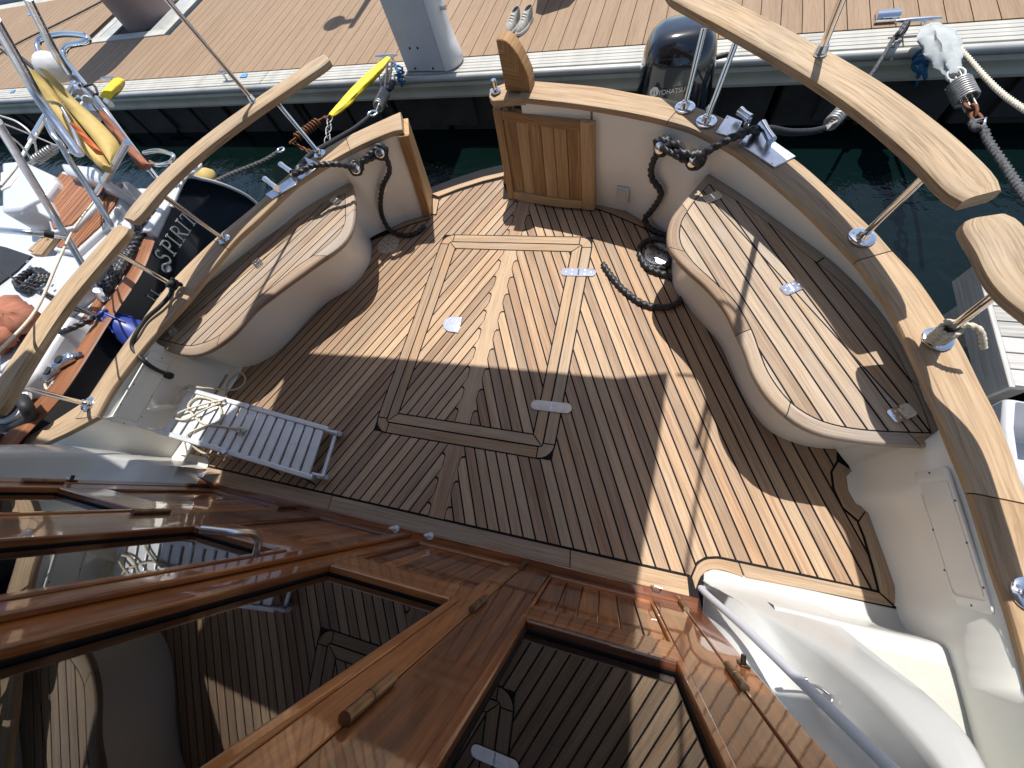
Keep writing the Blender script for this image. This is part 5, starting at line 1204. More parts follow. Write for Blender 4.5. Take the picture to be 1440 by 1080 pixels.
def textmesh(txt, size, M, loc, name, m, parent, ext=0.001, shear_=0.0):
    cu = bpy.data.curves.new('txt', 'FONT'); cu.body = txt; cu.size = size; cu.extrude = ext; cu.align_x = 'CENTER'; cu.shear = shear_; cu.resolution_u = 3
    to = bpy.data.objects.new('txt', cu); me = bpy.data.meshes.new_from_object(to); bpy.data.objects.remove(to)
    me.transform(M.to_4x4()); me.materials.clear(); me.materials.append(m)
    o = bpy.data.objects.new(name, me); place(o, loc, parent); return o
yf = oc + om_rot @ Vector((-0.045, -0.194, 0)) + UP * 0.262
Mt = (om_rot @ Matrix.Rotation(rad(78), 3, 'X'))
textmesh('TOHATSU', 0.034, Mt, yf - UP * 0.012, 'lettering', GHOST, om, 0.0025)
c = yf + om_rot @ Vector((-0.10, 0.001, 0)) + UP * 0.010
MB().loft(disc(c, 0.026, 0.003, 18, nrm=om_rot @ Vector((0, -1, 0.1)))).build('emblem', GHOST, om)
for x in (-0.008, 0.008): MB().box(c + om_rot @ Vector((x, -0.003, 0)) - UP * 0.006, (0.005, 0.003, 0.024), om_rot).build('emblem_bar', BLACKP, om)
c = oc + om_rot @ Vector((0.150, -0.09, 0)) + UP * 0.40
for k in range(6):
    t = k * math.pi / 3; MB().tube([c, c + Vector((0.018 * math.cos(t), 0.014 * math.sin(t), -0.012 * math.cos(t))) + Vector((0.004, -0.004, 0.006))], 0.0028, 6).build('emblem', GHOST, om)

# ================================================================== MOORING LINES, SPRINGS
def coil_spring(a, b, r, turns, wire, m, name, parent=None, ends=0.03, **k):
    a, b = Vector(a), Vector(b); d = (b - a).normalized(); L = (b - a).length; u = d.orthogonal().normalized(); v = d.cross(u); n = int(turns * 10)
    pts = [a + d * (ends + (L - 2 * ends) * i / n) + (u * math.cos(2 * math.pi * i / 10) + v * math.sin(2 * math.pi * i / 10)) * r for i in range(n + 1)]
    mb = MB(); mb.tube([a] + pts + [b], wire, 6); mb.tube([a - d * 0.02, a + d * ends * 0.6, b - d * ends * 0.6, b + d * 0.02], wire * 0.9, 6)
    for s_ in (1, -1): mb.tube([a + u * s_ * r * 0.45 - d * 0.05, b + u * s_ * r * 0.45 + d * 0.05], wire * 0.7, 6)
    return mb.build(name, m, parent, smooth=70, **k)
def sleeve(pts, rs, m, name, flat=0.5, fold=0.10, **k):
    pts = cr(pts, 6); n = len(pts); rings = []; u = None
    for i, p in enumerate(pts):
        d = (pts[min(i + 1, n - 1)] - pts[max(i - 1, 0)]).normalized(); s = d.cross(UP).normalized(); v = s.cross(d); f = i / (n - 1) * (len(rs) - 1); j = min(int(f), len(rs) - 2); r = rs[j] + (rs[j + 1] - rs[j]) * (f - j)
        rings.append([p + s * math.cos(2 * math.pi * q / 24) * r * (1 + fold * math.sin(q * 5 / 24 * 2 * math.pi + i * .15) * (1 if q % 2 else .6) + fold * .5 * math.sin(i * 1.3 + q * .8)) + v * math.sin(2 * math.pi * q / 24) * r * flat * (1 + 0.14 * math.sin(q * 3.0 + i * .2)) for q in range(24)])
    return MB().loft(rings, True, True).build(name, m, None, smooth=70, **k)
def chain(a, b, n, r, m, name, sag=0.0, **k):
    mb = MB(); a, b = Vector(a), Vector(b)
    for i in range(n):
        t = (i + .5) / n; c = a.lerp(b, t) - UP * sag * 4 * t * (1 - t); d = (b - a).normalized(); u = UP if i % 2 else d.cross(UP).normalized(); L = (b - a).length / n * 0.72
        mb.tube([c + d * math.cos(q) * L + u * math.sin(q) * L * 0.5 for q in lin(0, 2 * math.pi * 11 / 12, 11)], r, 6, closed=True)
    return mb.build(name, m, None, smooth=70, **k)
Z1 = 0.03
sleeve([P(546, 82, 0.03), P(525, 104, 0.05), P(503, 126, 0.07), P(482, 148, 0.09), P(465, 163, 0.10)], [0.03, 0.055, 0.062, 0.06, 0.06, 0.045, 0.025], YEL, 'rope_sleeve', 0.55, label='bright yellow sleeve on the line beside the white pedestal', cat='rope sleeve')
coil_spring(P(452, 168, 0.11), P(413, 197, 0.12), 0.032, 9, 0.008, RUST, 'mooring_spring', label='rusty mooring spring hooked to the yellow sleeve', cat='mooring spring', group='mooring springs')
mb = MB(); mb.tube(cr([P(466, 160, 0.10), P(459, 165, 0.11), P(448, 169, 0.11)], 3), 0.008, 6); mb.build('shackle', RUST, smooth=60, label='rusty shackle joining the yellow sleeve to its spring', cat='shackle')
chain(P(464, 164, 0.09), P(460, 200, 0.1), 5, 0.005, SPRG, 'chain', label='short grey chain hanging from the end of the yellow sleeve', cat='chain')
chain(P(412, 199, 0.10), P(436, 213, 0.05), 5, 0.006, RUST, 'chain', sag=0.02, label='rusty chain drooping under the rusty mooring spring', cat='chain')
mb = MB(); mb.tube([P(395, 211, 0.13) + Vector((0.035 * math.cos(q), 0.028 * math.sin(q), 0)) for q in lin(0, 2 * math.pi * 11 / 12, 11)], 0.009, 8, closed=True); mb.build('thimble', SATIN, smooth=60, label='steel thimble at the end of the rusty mooring spring', cat='thimble')
rope('neighbour_line', [P(391, 214, 0.13), P(375, 224, 0.14), P(355, 233, 0.16), P(320, 247, 0.22), P(292, 262, 0.30), P(270, 275, 0.40), P(248, 290, 0.50)], 0.016, ROPEG, 6, label='black and white flecked rope from the rusty spring to the navy yacht', cat='rope', group='mooring ropes to the pontoon')
# our left line
rope('stern_line', [P(520, 164, 0.10), P(500, 180, 0.20), P(470, 198, 0.36), P(440, 216, 0.52), PC(425, 231, 0.03), PC(415, 244, 0.045)], 0.0165, ROPEB, 6, label='black rope from the left steel fairlead out to its spring near the pedestal', cat='rope', group='mooring ropes to the pontoon')
coil_spring(P(530, 154, 0.07), P(543, 127, 0.05), 0.042, 9, 0.008, SPRG, 'mooring_spring', label='grey mooring spring hanging below the cleat by the pedestal', cat='mooring spring', group='mooring springs')
mb = MB(); mb.tube([P(524, 160, 0.08) + Vector((0.045 * math.cos(q), 0.035 * math.sin(q), 0)) for q in lin(0, 2 * math.pi * 11 / 12, 11)], 0.011, 8, closed=True); mb.build('thimble', SATIN, smooth=60, label='steel thimble below the grey spring near the pedestal', cat='thimble')
for k_, (a, b) in enumerate((((541, 127), (545, 88)), ((547, 127), (551, 88)))): rope('spring_lashing', [P(*a, 0.05), P((a[0] + b[0]) / 2, (a[1] + b[1]) / 2, 0.06), P(*b, 0.03)], 0.010, ROPEG, 5, label=('left', 'right')[k_] + ' one of two grey lashings between the pedestal cleat and its spring', cat='rope', group='grey lashings at the pedestal cleat')
rope('spring_tail', [P(545, 127, 0.06), P(551, 122, 0.09), P(554, 115, 0.09)], 0.020, ROPEB, 5, label='frayed black rope end beside the grey spring', cat='rope')
rope('blue_line', [P(553, 88, 0.03), P(559, 97, 0.03), P(563, 107, 0.0), P(560, 113, -0.05), P(565, 118, -0.1), P(572, 135, -0.3), P(582, 150, -0.5)], 0.009, ROPEU, 6, label='blue rope knotted over the pontoon edge left of the pedestal', cat='rope', group='blue ropes on the pontoon')
rope('blue_line', [P(561, 104, 0.03), P(566, 110, 0.0), P(564, 117, -0.05), P(567, 140, -0.4), P(573, 172, -0.6), P(575, 190, -0.66)], 0.006, ROPEU, 6, label='thin blue rope dropping straight to the water left of the pedestal', cat='rope', group='blue ropes on the pontoon')
mb = MB(); [mb.tube([P(561 + dx_, 101 + dy_, 0.02) + p for p in coilround(Vector(), Vector((0.5, 0.2 * k, 1)).normalized(), 0.035, 1, 0.01)], 0.009, 8) for k, (dx_, dy_) in enumerate(((0, -5), (2, 0), (1, 6), (3, 12)))]
mb.build('rope_knot', ROPEU, smooth=60, label='bunched blue knot on the pontoon lip beside the pedestal', cat='knot')
rope('grey_line', [P(533, 104, 0.0), P(536, 122, -0.05), P(543, 145, -0.3), P(549, 160, -0.5)], 0.006, ROPEW, 6, label='thin pale line falling behind the grey spring', cat='rope')
# our right line
rope('stern_line', [PC(1050, 183, 0.045), PC(1062, 183, 0.04), P(1085, 182, 0.5), P(1110, 186, 0.34), P(1140, 185, 0.2), P(1158, 181, 0.12)], 0.0165, ROPEB, 6, label='black rope from the right steel fairlead to the spring under the hand rail', cat='rope', group='mooring ropes to the pontoon')
coil_spring(P(1164, 178, 0.1), P(1196, 144, 0.08), 0.036, 9, 0.009, SPRG, 'mooring_spring', label='copper tinted mooring spring partly hidden by the curved teak hand rail', cat='mooring spring', group='mooring springs')
rope('spring_lashing', [P(1196, 144, 0.08), P(1225, 105, 0.05), P(1244, 76, 0.02), P(1258, 52, 0.02), P(1268, 42, 0.03)], 0.012, ROPEG, 6, label='flecked lashing from the right pontoon cleat down behind the hand rail', cat='rope')
mb = MB(); [mb.tube([P(1262 + 5 * k, 50 - 5 * k, 0.02) + p for p in coilround(Vector(), Vector((1, -0.6, 0.3 * (k - 1))).normalized(), 0.033, 1.3, 0.012)], 0.013, 8) for k in range(3)]
mb.build('rope_hitch', ROPEB, smooth=60, label='dark rope hitch round the end of the right pontoon cleat', cat='knot')
rope('pale_line', [P(1262, 62, -0.05), P(1254, 82, -0.1), P(1240, 112, -0.3), P(1220, 150, -0.5), P(1208, 177, -0.64)], 0.008, ROPEW, 6, label='thin pale line running under the hand rail into the water', cat='rope')
rope('blue_line', [P(1302, 72, -0.08), P(1296, 95, -0.12), P(1290, 112, -0.25), P(1283, 135, -0.5), P(1276, 152, -0.64)], 0.012, ROPEU, 6, label='blue rope hanging behind the white canvas sleeve', cat='rope', group='blue ropes on the pontoon')
mb = MB(); [mb.tube([P(1297 + dx_, 80 + dy_, -0.06) + p for p in coilround(Vector(), Vector((0.4, 1 - 0.5 * k, 0.3)).normalized(), 0.045, 1, 0.02)], 0.012, 8) for k, (dx_, dy_) in enumerate(((0, 0), (-3, 12), (3, 20)))]
mb.build('rope_knot', ROPEU, smooth=60, label='blue rope knot below the pontoon lip beside the white canvas sleeve', cat='knot')
sleeve([P(1308, 38, 0.04), P(1318, 56, 0.06), P(1328, 76, 0.06), P(1337, 94, 0.05), P(1340, 106, 0.04)], [0.04, 0.085, 0.09, 0.08, 0.062, 0.04, 0.025], CLOTH, 'canvas_sleeve', 0.6, 0.26, label='crumpled white canvas sleeve hanging from the right pontoon cleat', cat='rope sleeve')
mb = MB(); mb.tube([P(1344, 105, 0.04) + Vector((0.045 * math.cos(q), 0.03 * math.sin(q), 0.02 * math.sin(q))) for q in lin(0, 2 * math.pi * 11 / 12, 11)], 0.009, 8, closed=True); mb.build('lashing_loop', ROPEW, smooth=60, label='pale loop tying the white canvas sleeve to the largest spring', cat='loop')
coil_spring(P(1345, 112, 0.04), P(1362, 146, 0.03), 0.052, 9, 0.008, SPRG, 'mooring_spring', label='largest grey spring below the white canvas sleeve', cat='mooring spring', group='mooring springs')
chain(P(1361, 142, 0.03), P(1375, 170, 0.04), 3, 0.009, RUST, 'shackle', label='rusty hook and shackle under the largest spring', cat='shackle')
mb = MB(); mb.tube([P(u, v, 0.05) for u, v in ((1366, 170), (1385, 167), (1383, 180), (1376, 184))], 0.010, 8, closed=True); mb.build('thimble', STEEL, smooth=60, label='bright triangular thimble under the rusty hook', cat='thimble')
rope('flecked_line', [P(1366, 171, 0.05), P(1372, 180, 0.06), P(1383, 182, 0.06), P(1388, 195, 0.07), P(1400, 214, 0.1), P(1415, 236, 0.14), P(1432, 262, 0.2), P(1460, 300, 0.3)], 0.018, ROPEG, 6, label='thick flecked rope running off the picture at the right edge', cat='rope', group='mooring ropes to the pontoon')
rope('cream_line', [P(1344, 62, 0.0), P(1362, 82, 0.02), P(1385, 108, 0.05), P(1412, 134, 0.1), P(1450, 160, 0.2)], 0.013, ROPEC, 6, label='cream rope running from the pontoon edge off the picture at the right', cat='rope')
# jetty and white boat at the right edge
jt = empty('finger_jetty', (2.1, 1.4, -0.05), 'weathered grey plank jetty at the right edge of the picture', 'jetty')
for k in range(14):
    y0 = 1.10 + k * 0.088; q = [(1.76, y0 + 0.003), (3.4, y0 - 0.03), (3.4, y0 + 0.052), (1.76, y0 + 0.085)]
    if y0 > 1.75: break
    MB().prism(q, -0.09, -0.05, rad(90)).build('plank', GREYW, jt, bevel=0.003)
    MB().loft(disc(Vector((1.86, y0 + 0.043, -0.05)), 0.008, 0.001, 8)).build('nail', DARKM, jt)
MB().prism([(1.735, 1.09), (1.757, 1.09), (1.757, 1.80), (1.735, 1.80)], -0.20, -0.045).build('side_board', GREYW, jt, bevel=0.004)
for yy in (1.2, 1.6): MB().prism([(1.85, yy), (2.0, yy), (2.0, yy + 0.15), (1.85, yy + 0.15)], -1.0, -0.092).build('post', GREYW, jt)
wb = empty('white_dinghy', (2.2, 0.6, -0.4), 'white hull corner showing below the grey jetty at the right edge', 'dinghy')
q = [P(1412, 560, 0.0), P(1409, 600, 0.0), P(1416, 655, 0.0), Vector((1.75, 0.3, 0)), Vector((3.0, 0.2, 0)), Vector((3.0, 1.0, 0)), Vector((1.9, 0.98, 0))]
q = [Vector((p.x, p.y, 0)) for p in q]; ce = sum(q, Vector()) / len(q)
MB().loft([[p.lerp(ce, 0.25) + UP * -0.75 for p in q], [p.lerp(ce, 0.05) + UP * -0.3 for p in q], [p + UP * 0.0 for p in q], [p.lerp(ce, 0.06) + UP * 0.02 for p in q], [p.lerp(ce, 0.08) + UP * -0.02 for p in q], [p.lerp(ce, 0.2) + UP * -0.3 for p in q]], True, True).build('hull', NWHITE, wb, bevel=0.01)
MB().box((2.4, 0.6, -0.15), (0.25, 0.6, 0.03)).build('thwart', GREYW, wb, bevel=0.005)

# ================================================================== NEIGHBOURING YACHT
ny = empty('sailing_yacht', (-3.6, 0.6, -0.6), 'navy hulled sailing yacht lettered SPIRIT with teak rail and white deck', 'sailing yacht')
def gx(y): # gunwale outline in plan
    return -3.14 - 0.02 * max(0, 1.3 - y) ** 1.6
top = [(-3.0, 0.52), (-1.5, 0.50), (-0.5, 0.49), (0.4, 0.48), (1.34, 0.482), (1.60, 0.515), (1.85, 0.545), (1.93, 0.47), (2.02, 0.35), (2.09, 0.22), (2.125, 0.12), (2.135, 0.0)]
rings = []
for y, z in top:
    x = gx(y); k = (z + 0.8)
    rings.append([Vector((x, y, z)), Vector((x + 0.012 * k, y, z - 0.25 * k)), Vector((x + 0.0, y, z - 0.5 * k)), Vector((x - 0.06, y - (0.02 if y > 2 else 0), z - 0.8 * k)), Vector((x - 0.16, y - (0.05 if y > 2 else 0), -0.8))])
MB().loft(rings, closed=False, caps=False).build('hull', NAVY, ny, smooth=60)
MB().loft([[r_[0] + Vector((0, 0, 0)) for r_ in rings][5:], [r_[0] + Vector((-0.25, -0.0, -0.03)) for r_ in rings][5:], ], closed=False, caps=False).build('quarter', NWHITE, ny, smooth=60)
edge = cr([Vector((gx(y) + 0.002, y, z + 0.004)) for y, z in top[5:]], 4)
MB().tube(edge, 0.013, 8).build('white_trim', NWHITE, ny, smooth=60)
# bathing platform between the quarters, far side quarter and transom
MB().prism([(-3.38, 1.5), (-3.34, 2.08), (-3.8, 2.2), (-5.6, 2.2), (-6.1, 2.06), (-6.1, 1.5)], -0.05, 0.0).build('bathing_platform', NWHITE, ny, bevel=0.02)
MB().prism([(-3.30, 1.42), (-3.30, 1.5), (-6.1, 1.5), (-6.1, 1.42)], -0.1, 0.44).build('transom', NWHITE, ny, bevel=0.02)
# deck
def slab(name, poly, z, m, dz=0.04, bev=0.01, w=None, seg=3):
    q = [P(u, v, z) for u, v in poly]; return MB().prism([(p.x, p.y) for p in q], z - dz, z).build(name, m, ny, bevel=bev, segs=seg)
dk = [(gx(y) - 0.03, y) for y, z in top[:7]] + [(-3.9, 1.9), (-6.4, 1.6), (-7.5, 0.3), (-7.6, -3.0)]
MB().prism(dk, 0.36, 0.435).build('deck', NWHITE, ny, bevel=0.01)
MB().loft([[Vector((-7.6, -3, 0.4)), Vector((-7.4, -3, -0.8))], [Vector((-7.5, 0.3, 0.4)), Vector((-7.3, .3, -0.8))], [Vector((-6.4, 2.1, 0.1)), Vector((-6.3, 2.1, -0.8))]], closed=False, caps=False).build('hull', NAVY, ny, smooth=60)
# teak rail
O_ = [P(u, v, 0.5) for u, v in ((216, 338), (197, 384), (156, 446), (92, 546), (28, 618), (-60, 712))]; I_ = [P(u, v, 0.5) for u, v in ((200, 336), (182, 378), (143, 434), (80, 528), (12, 603), (-76, 700))]
Ob = [P(u, v, 0.37) for u, v in ((221, 341), (205, 388), (164, 453), (102, 555), (41, 622), (-45, 716))]
rings = []
for o_, i_, ob in zip(resample(cr(O_, 5), 40), resample(cr(I_, 5), 40), resample(cr(Ob, 5), 40)):
    d = (o_ - i_); wd = d.length; d.normalize(); rings.append([i_ + d * 0.006 + UP * -0.13, i_ + UP * -0.1, i_ + UP * -0.012, i_ + d * 0.012, i_ + d * (wd - 0.016), i_ + d * (wd - 0.003) - UP * 0.01, ob + d * 0.0 + UP * 0.03, ob - d * 0.012])
MB().loft(rings, True, True).build('toe_rail', VTEAK, ny, smooth=40)
tr = MB(); tr.prism([(-3.150, 1.36), (-3.150, 1.86), (-3.215, 1.86), (-3.22, 1.36)], 0.40, 0.545); tr.build('aft_rail', NWHITE, ny, bevel=0.012)
# laid side deck strips
for k in range(7):
    a0, a1 = k / 7 + 0.006, (k + 1) / 7 - 0.004
    A = [P(u, v, 0.45) for u, v in ((196, 350), (140, 432), (85, 517), (20, 600), (-60, 690))]; Bq = [P(u, v, 0.45) for u, v in ((182, 352), (112, 452), (48, 520), (-30, 590), (-120, 660))]
    L1 = [p.lerp(q_, a0) for p, q_ in zip(A, Bq)]; L2 = [p.lerp(q_, a1) for p, q_ in zip(A, Bq)]
    between('side_deck_strip', cr(L1, 4), cr(L2, 4), 0.436, 0.452, VTEAK, ny, nn=14)
# cockpit benches in laid teak
def bench(poly, z, n, name='bench', frame=0.03):
    q = [P(u, v, z) for u, v in poly]; b = MB().prism(offset_poly([(p.x, p.y) for p in q], -frame), z - 0.14, z - 0.004).build(name, NWHITE, ny, bevel=0.015, segs=3)
    pl = [(p.x, p.y) for p in q]; pl = pl if area(pl) > 0 else pl[::-1]
    xs = [p[0] for p in pl]; w_ = (max(xs) - min(xs)) / n
    strips([pl], 0.06, min(xs) - 0.1, w_, range(-1, n + 4), z + 0.006, VTEAK, b, shr=False, g=0.0025)
c3n = lambda l: [(x * 0.4076, 200 + y * 0.4076) for x, y in l]
bench(c3n([(152, 190), (212, 108), (338, 148), (312, 222), (250, 285), (185, 300)]), 0.60, 11)
bench(c3n([(195, 360), (258, 372), (345, 292), (398, 218), (424, 142), (370, 152), (318, 232)]), 0.56, 9)
slab('teak_step', c3n([(105, 385), (140, 388), (250, 250), (235, 235)]), 0.50, RAIL, 0.03, 0.004)
# white mouldings round the cockpit
slab('moulding', c3n([(0, 70), (80, 62), (180, 110), (190, 135), (150, 190), (120, 205), (60, 235), (0, 240)]), 0.66, NWHITE, 0.22, 0.03)
slab('moulding_lid', c3n([(0, 105), (45, 92), (60, 110), (30, 150), (0, 165)]), 0.672, CREAM, 0.02, 0.008)
slab('moulding', c3n([(200, 70), (330, 85), (372, 130), (345, 140), (215, 100)]), 0.70, NWHITE, 0.25, 0.03)
slab('moulding', c3n([(110, 205), (165, 195), (190, 245), (170, 262), (125, 240)]), 0.64, NWHITE, 0.18, 0.025)
slab('coaming', c3n([(0, 545), (60, 450), (110, 400), (250, 385), (300, 350), (420, 245), (455, 285), (395, 400), (330, 470), (220, 560), (130, 640), (80, 700), (0, 790)]), 0.52, NWHITE, 0.12, 0.03)
slab('coaming', c3n([(0, 800), (60, 760), (150, 660), (230, 590), (240, 610), (180, 700), (120, 800), (60, 850), (0, 880)]), 0.56, NWHITE, 0.12, 0.03)
slab('moulding', c3n([(0, 245), (60, 240), (175, 300), (195, 330), (100, 350), (0, 365)]), 0.30, GREYP, 0.1, 0.02)
slab('cockpit_well', c3n([(-60, 345), (20, 362), (108, 392), (60, 440), (-20, 500), (-80, 520)]), 0.448, BLACKR, 0.01, 0)  # flat black sheet; the dark of the recess is put into its colour
for k in range(4): slab('sole_board', c3n([(95 + k * 10, 372 + k), (103 + k * 10, 374 + k), (178 + k * 10, 300 + k), (171 + k * 10, 299 + k)]), 0.46, RAIL, 0.02, 0.002)
for u, v in ((78, 245), (96, 412), (104, 430)): MB().loft(disc(P(u * 0.4076, 200 + v * 0.4076, 0.68), 0.012, 0.004, 8)).build('snap_stud', SATIN, ny)
# lettering on the topsides
def hullpt(y, z, off=0.006): # y aft, z up
    x = gx(y); k = 0.482 + 0.8; return Vector((x + 0.012 * (0.49 - z) * 1.0 + off + 0.004, y, z))
def stroke(mb, pts, w0, w1=None):
    w1 = w1 or w0; pts = [Vector((a, b, 0)) for a, b in pts]; n = len(pts); L_, R_ = [], []
    for i, p in enumerate(pts):
        d = (pts[min(i + 1, n - 1)] - pts[max(i - 1, 0)]).normalized(); s = Vector((-d.y, d.x, 0)); w_ = (w0 + (w1 - w0) * i / max(1, n - 1)) / 2; L_.append(p + s * w_); R_.append(p - s * w_)
    for i in range(n - 1):
        q = [L_[i], R_[i], R_[i + 1], L_[i + 1]]; f = [T0(p) for p in q]; g = [T0(p, 0.003) for p in q]
        mb.add(f + g, [[0, 1, 2, 3], [7, 6, 5, 4], [0, 4, 5, 1], [1, 5, 6, 2], [2, 6, 7, 3], [3, 7, 4, 0]], [[(0, 0)] * 4] * 6)
def letter(ch, y0, wdt, hgt, zb):
    global T0
    it = 0.10
    def T0(p, e=0.0): return hullpt(y0 + (p.x + it * p.y) * wdt, zb + p.y * hgt, 0.004 + e)
    mb = MB(); ser = lambda x, y, w=0.34: stroke(mb, [(x - w / 2, y), (x + w / 2, y)], 0.05)
    A = lambda cx, cy, rx, ry, a, b, n=10: [(cx + rx * math.cos(rad(a + (b - a) * i / n)), cy + ry * math.sin(rad(a + (b - a) * i / n))) for i in range(n + 1)]
    if ch == 'S': stroke(mb, A(0.5, 0.74, 0.34, 0.23, 35, 250, 12) + A(0.5, 0.27, 0.36, 0.25, 75, -150, 12), 0.13); stroke(mb, [(0.80, 0.80), (0.84, 1.0)], 0.05); stroke(mb, [(0.16, 0.22), (0.12, 0.0)], 0.05)
    if ch == 'P': stroke(mb, [(0.25, 0), (0.25, 1)], 0.15); stroke(mb, [(0.25, 0.97)] + A(0.52, 0.73, 0.32, 0.24, 90, -90, 10) + [(0.25, 0.49)], 0.10); ser(0.25, 0.02, 0.45); ser(0.18, 0.98, 0.3)
    if ch == 'I': stroke(mb, [(0.5, 0), (0.5, 1)], 0.30); ser(0.5, 0.02, 0.9); ser(0.5, 0.98, 0.9)
    if ch == 'R': stroke(mb, [(0.22, 0), (0.22, 1)], 0.14); stroke(mb, [(0.22, 0.97)] + A(0.48, 0.75, 0.28, 0.22, 90, -90, 10) + [(0.22, 0.53)], 0.10); stroke(mb, [(0.45, 0.52), (0.92, 0.02)], 0.13); ser(0.22, 0.02, 0.42); ser(0.95, 0.02, 0.2)
    if ch == 'T': stroke(mb, [(0.5, 0), (0.5, 1)], 0.14); stroke(mb, [(0.04, 0.96), (0.96, 0.96)], 0.08); ser(0.5, 0.02, 0.45); stroke(mb, [(0.05, 0.96), (0.03, 0.78)], 0.06); stroke(mb, [(0.95, 0.96), (0.97, 0.78)], 0.06)
    if ch == 'L': stroke(mb, [(0.25, 0), (0.25, 1)], 0.15); stroke(mb, [(0.25, 0.04), (0.9, 0.04)], 0.09); ser(0.25, 0.98, 0.45)
    mb.build('lettering', LET, ny)
for ch, y0, w_ in (('S', 1.225, 0.062), ('P', 1.305, 0.072), ('I', 1.385, 0.032), ('R', 1.432, 0.078), ('I', 1.522, 0.032), ('T', 1.565, 0.075)): letter(ch, y0, w_, 0.105, 0.355)
for ch, y0 in (('L', 0.955), ('L', 1.0)): letter(ch, y0, 0.038, 0.06, 0.30)
MB().loft(disc(hullpt(1.205, 0.355, 0.0), 0.030, 0.012, 20, nrm=Vector((1, 0, 0)), rings=[(0, 0.034), (0.008, 0.034), (0.011, 0.026), (0.006, 0.018)])).build('hull_outlet', SATIN, ny, smooth=40)
for y, z in ((1.66, 0.10), (1.70, 0.13)): MB().loft(disc(hullpt(y, z, 0), 0.014, 0.004, 12, nrm=Vector((1, 0, 0)))).build('hull_outlet', PLAST, ny)
MB().hexa([hullpt(1.20, 0.10, 0.0), hullpt(1.33, 0.115, 0.0), hullpt(1.33, 0.135, 0.0), hullpt(1.20, 0.12, 0.0), hullpt(1.20, 0.10, 0.012), hullpt(1.33, 0.115, 0.012), hullpt(1.33, 0.135, 0.012), hullpt(1.20, 0.12, 0.012)]).build('sail_tie', YELB, ny)
# pushpit, arch tubes and stays
def T(name, pts, r, m=STEEL, k=6, parent=None, n=10, **kw):
    q = cr(px3(pts), k) if len(pts) > 2 else px3(pts); return MB().tube(q, r, n).build(name, m, parent if parent is not None or kw else ny, smooth=60, **kw)
T('pushpit_tube', [(57, 80, 1.02), (53, 66, 1.05), (57, 55, 1.07), (70, 51, 1.07), (92, 48, 1.07), (117, 50, 1.07), (124, 55, 1.06), (118, 60, 1.05), (98, 64, 1.04), (90, 73, 1.02), (93, 86, 1.0), (112, 110, 0.95), (150, 158, 0.82), (185, 205, 0.66), (220, 250, 0.53)], 0.019)
T('pushpit_tube', [(103, 105, 0.95), (120, 126, 0.88), (152, 168, 0.76), (190, 213, 0.62), (210, 240, 0.53)], 0.016)
T('pushpit_tube', [(109, 117, 0.97), (97, 136, 0.95), (83, 157, 0.93)], 0.026)
T('pushpit_tube', [(179, 200, 0.95), (160, 234, 0.78), (137, 272, 0.60)], [0.018] * 8 + [0.022] * 5, SATIN)
T('pushpit_tube', [(203, 215, 0.70), (222, 212, 0.72), (243, 218, 0.72), (240, 228, 0.70), (222, 232, 0.66), (212, 228, 0.62)], 0.014)
T('pushpit_tube', [(-10, 25, 1.5), (30, 95, 1.3), (60, 146, 1.15), (112, 218, 0.95)], 0.026, SATIN)
T('pushpit_tube', [(52, 146, 1.12), (86, 150, 1.0), (114, 214, 0.9), (98, 212, 0.9)], 0.012, SATIN)
T('pushpit_tube', [(38, -4, 1.45), (60, 40, 1.32), (80, 78, 1.2), (95, 100, 1.1)], 0.022, SATIN)
T('pushpit_tube', [(66, 170, 1.05), (75, 190, 1.0), (84, 201, 0.97), (100, 228, 0.88), (120, 258, 0.78), (155, 314, 0.6), (164, 330, 0.5)], 0.017, SATIN)
T('pushpit_tube', [(-5, 170, 1.35), (36, 238, 1.1), (75, 302, 0.85), (112, 365, 0.65), (144, 420, 0.46)], 0.019, SATIN)
T('pushpit_tube', [(-8, 323, 0.92), (40, 327, 0.92), (89, 332, 0.78)], 0.016, SATIN)
T('tube_joint', [(62, 328, 0.90), (76, 331, 0.87)], 0.021, BLACKR)
T('tube_foot', [(137, 408, 0.52), (145, 421, 0.455)], 0.026, SATIN)
T('backstay', [(-6, 498, 1.1), (50, 437, 0.95), (82, 367, 0.85), (105, 320, 0.75), (133, 282, 0.62)], 0.006, ROPEC)
T('backstay', [(0, 262, 1.2), (24, 232, 1.1), (45, 195, 1.05), (66, 158, 1.0)], 0.008, ROPEW)
T('stay_fitting', [(44, 198, 1.05), (62, 167, 1.03), (69, 157, 1.02)], 0.016, STEEL)
T('guard_wire', [(0, 163, 1.2), (25, 172, 1.15), (45, 190, 1.1), (52, 215, 1.0)], 0.005, ROPEW); T('guard_wire', [(5, 185, 1.2), (30, 205, 1.1), (46, 228, 1.0)], 0.005, ROPEW); T('guard_wire', [(0, 172, 1.2), (40, 188, 1.1), (80, 205, 1.0)], 0.004, ROPEW)
T('strap', [(-6, 56, 1.2), (30, 82, 1.12), (62, 108, 1.05)], 0.014, BLACKR); T('strap', [(-6, 64, 1.2), (28, 90, 1.12), (56, 112, 1.05)], 0.008, BLACKR)
mb = MB(); c = P(66, 88, 1.12); ax = (P(62, 80, 1.2) - P(82, 104, 1.05)).normalized(); mb.loft(disc(P(80, 103, 1.06), 0.05, 0.2, 20, nrm=ax, rings=[(0, 0.03), (0.03, 0.05), (0.08, 0.075), (0.13, 0.088), (0.17, 0.075), (0.19, 0.04), (0.195, 0.002)]))
mb.build('antenna_dome', PLAST, ny, smooth=70)
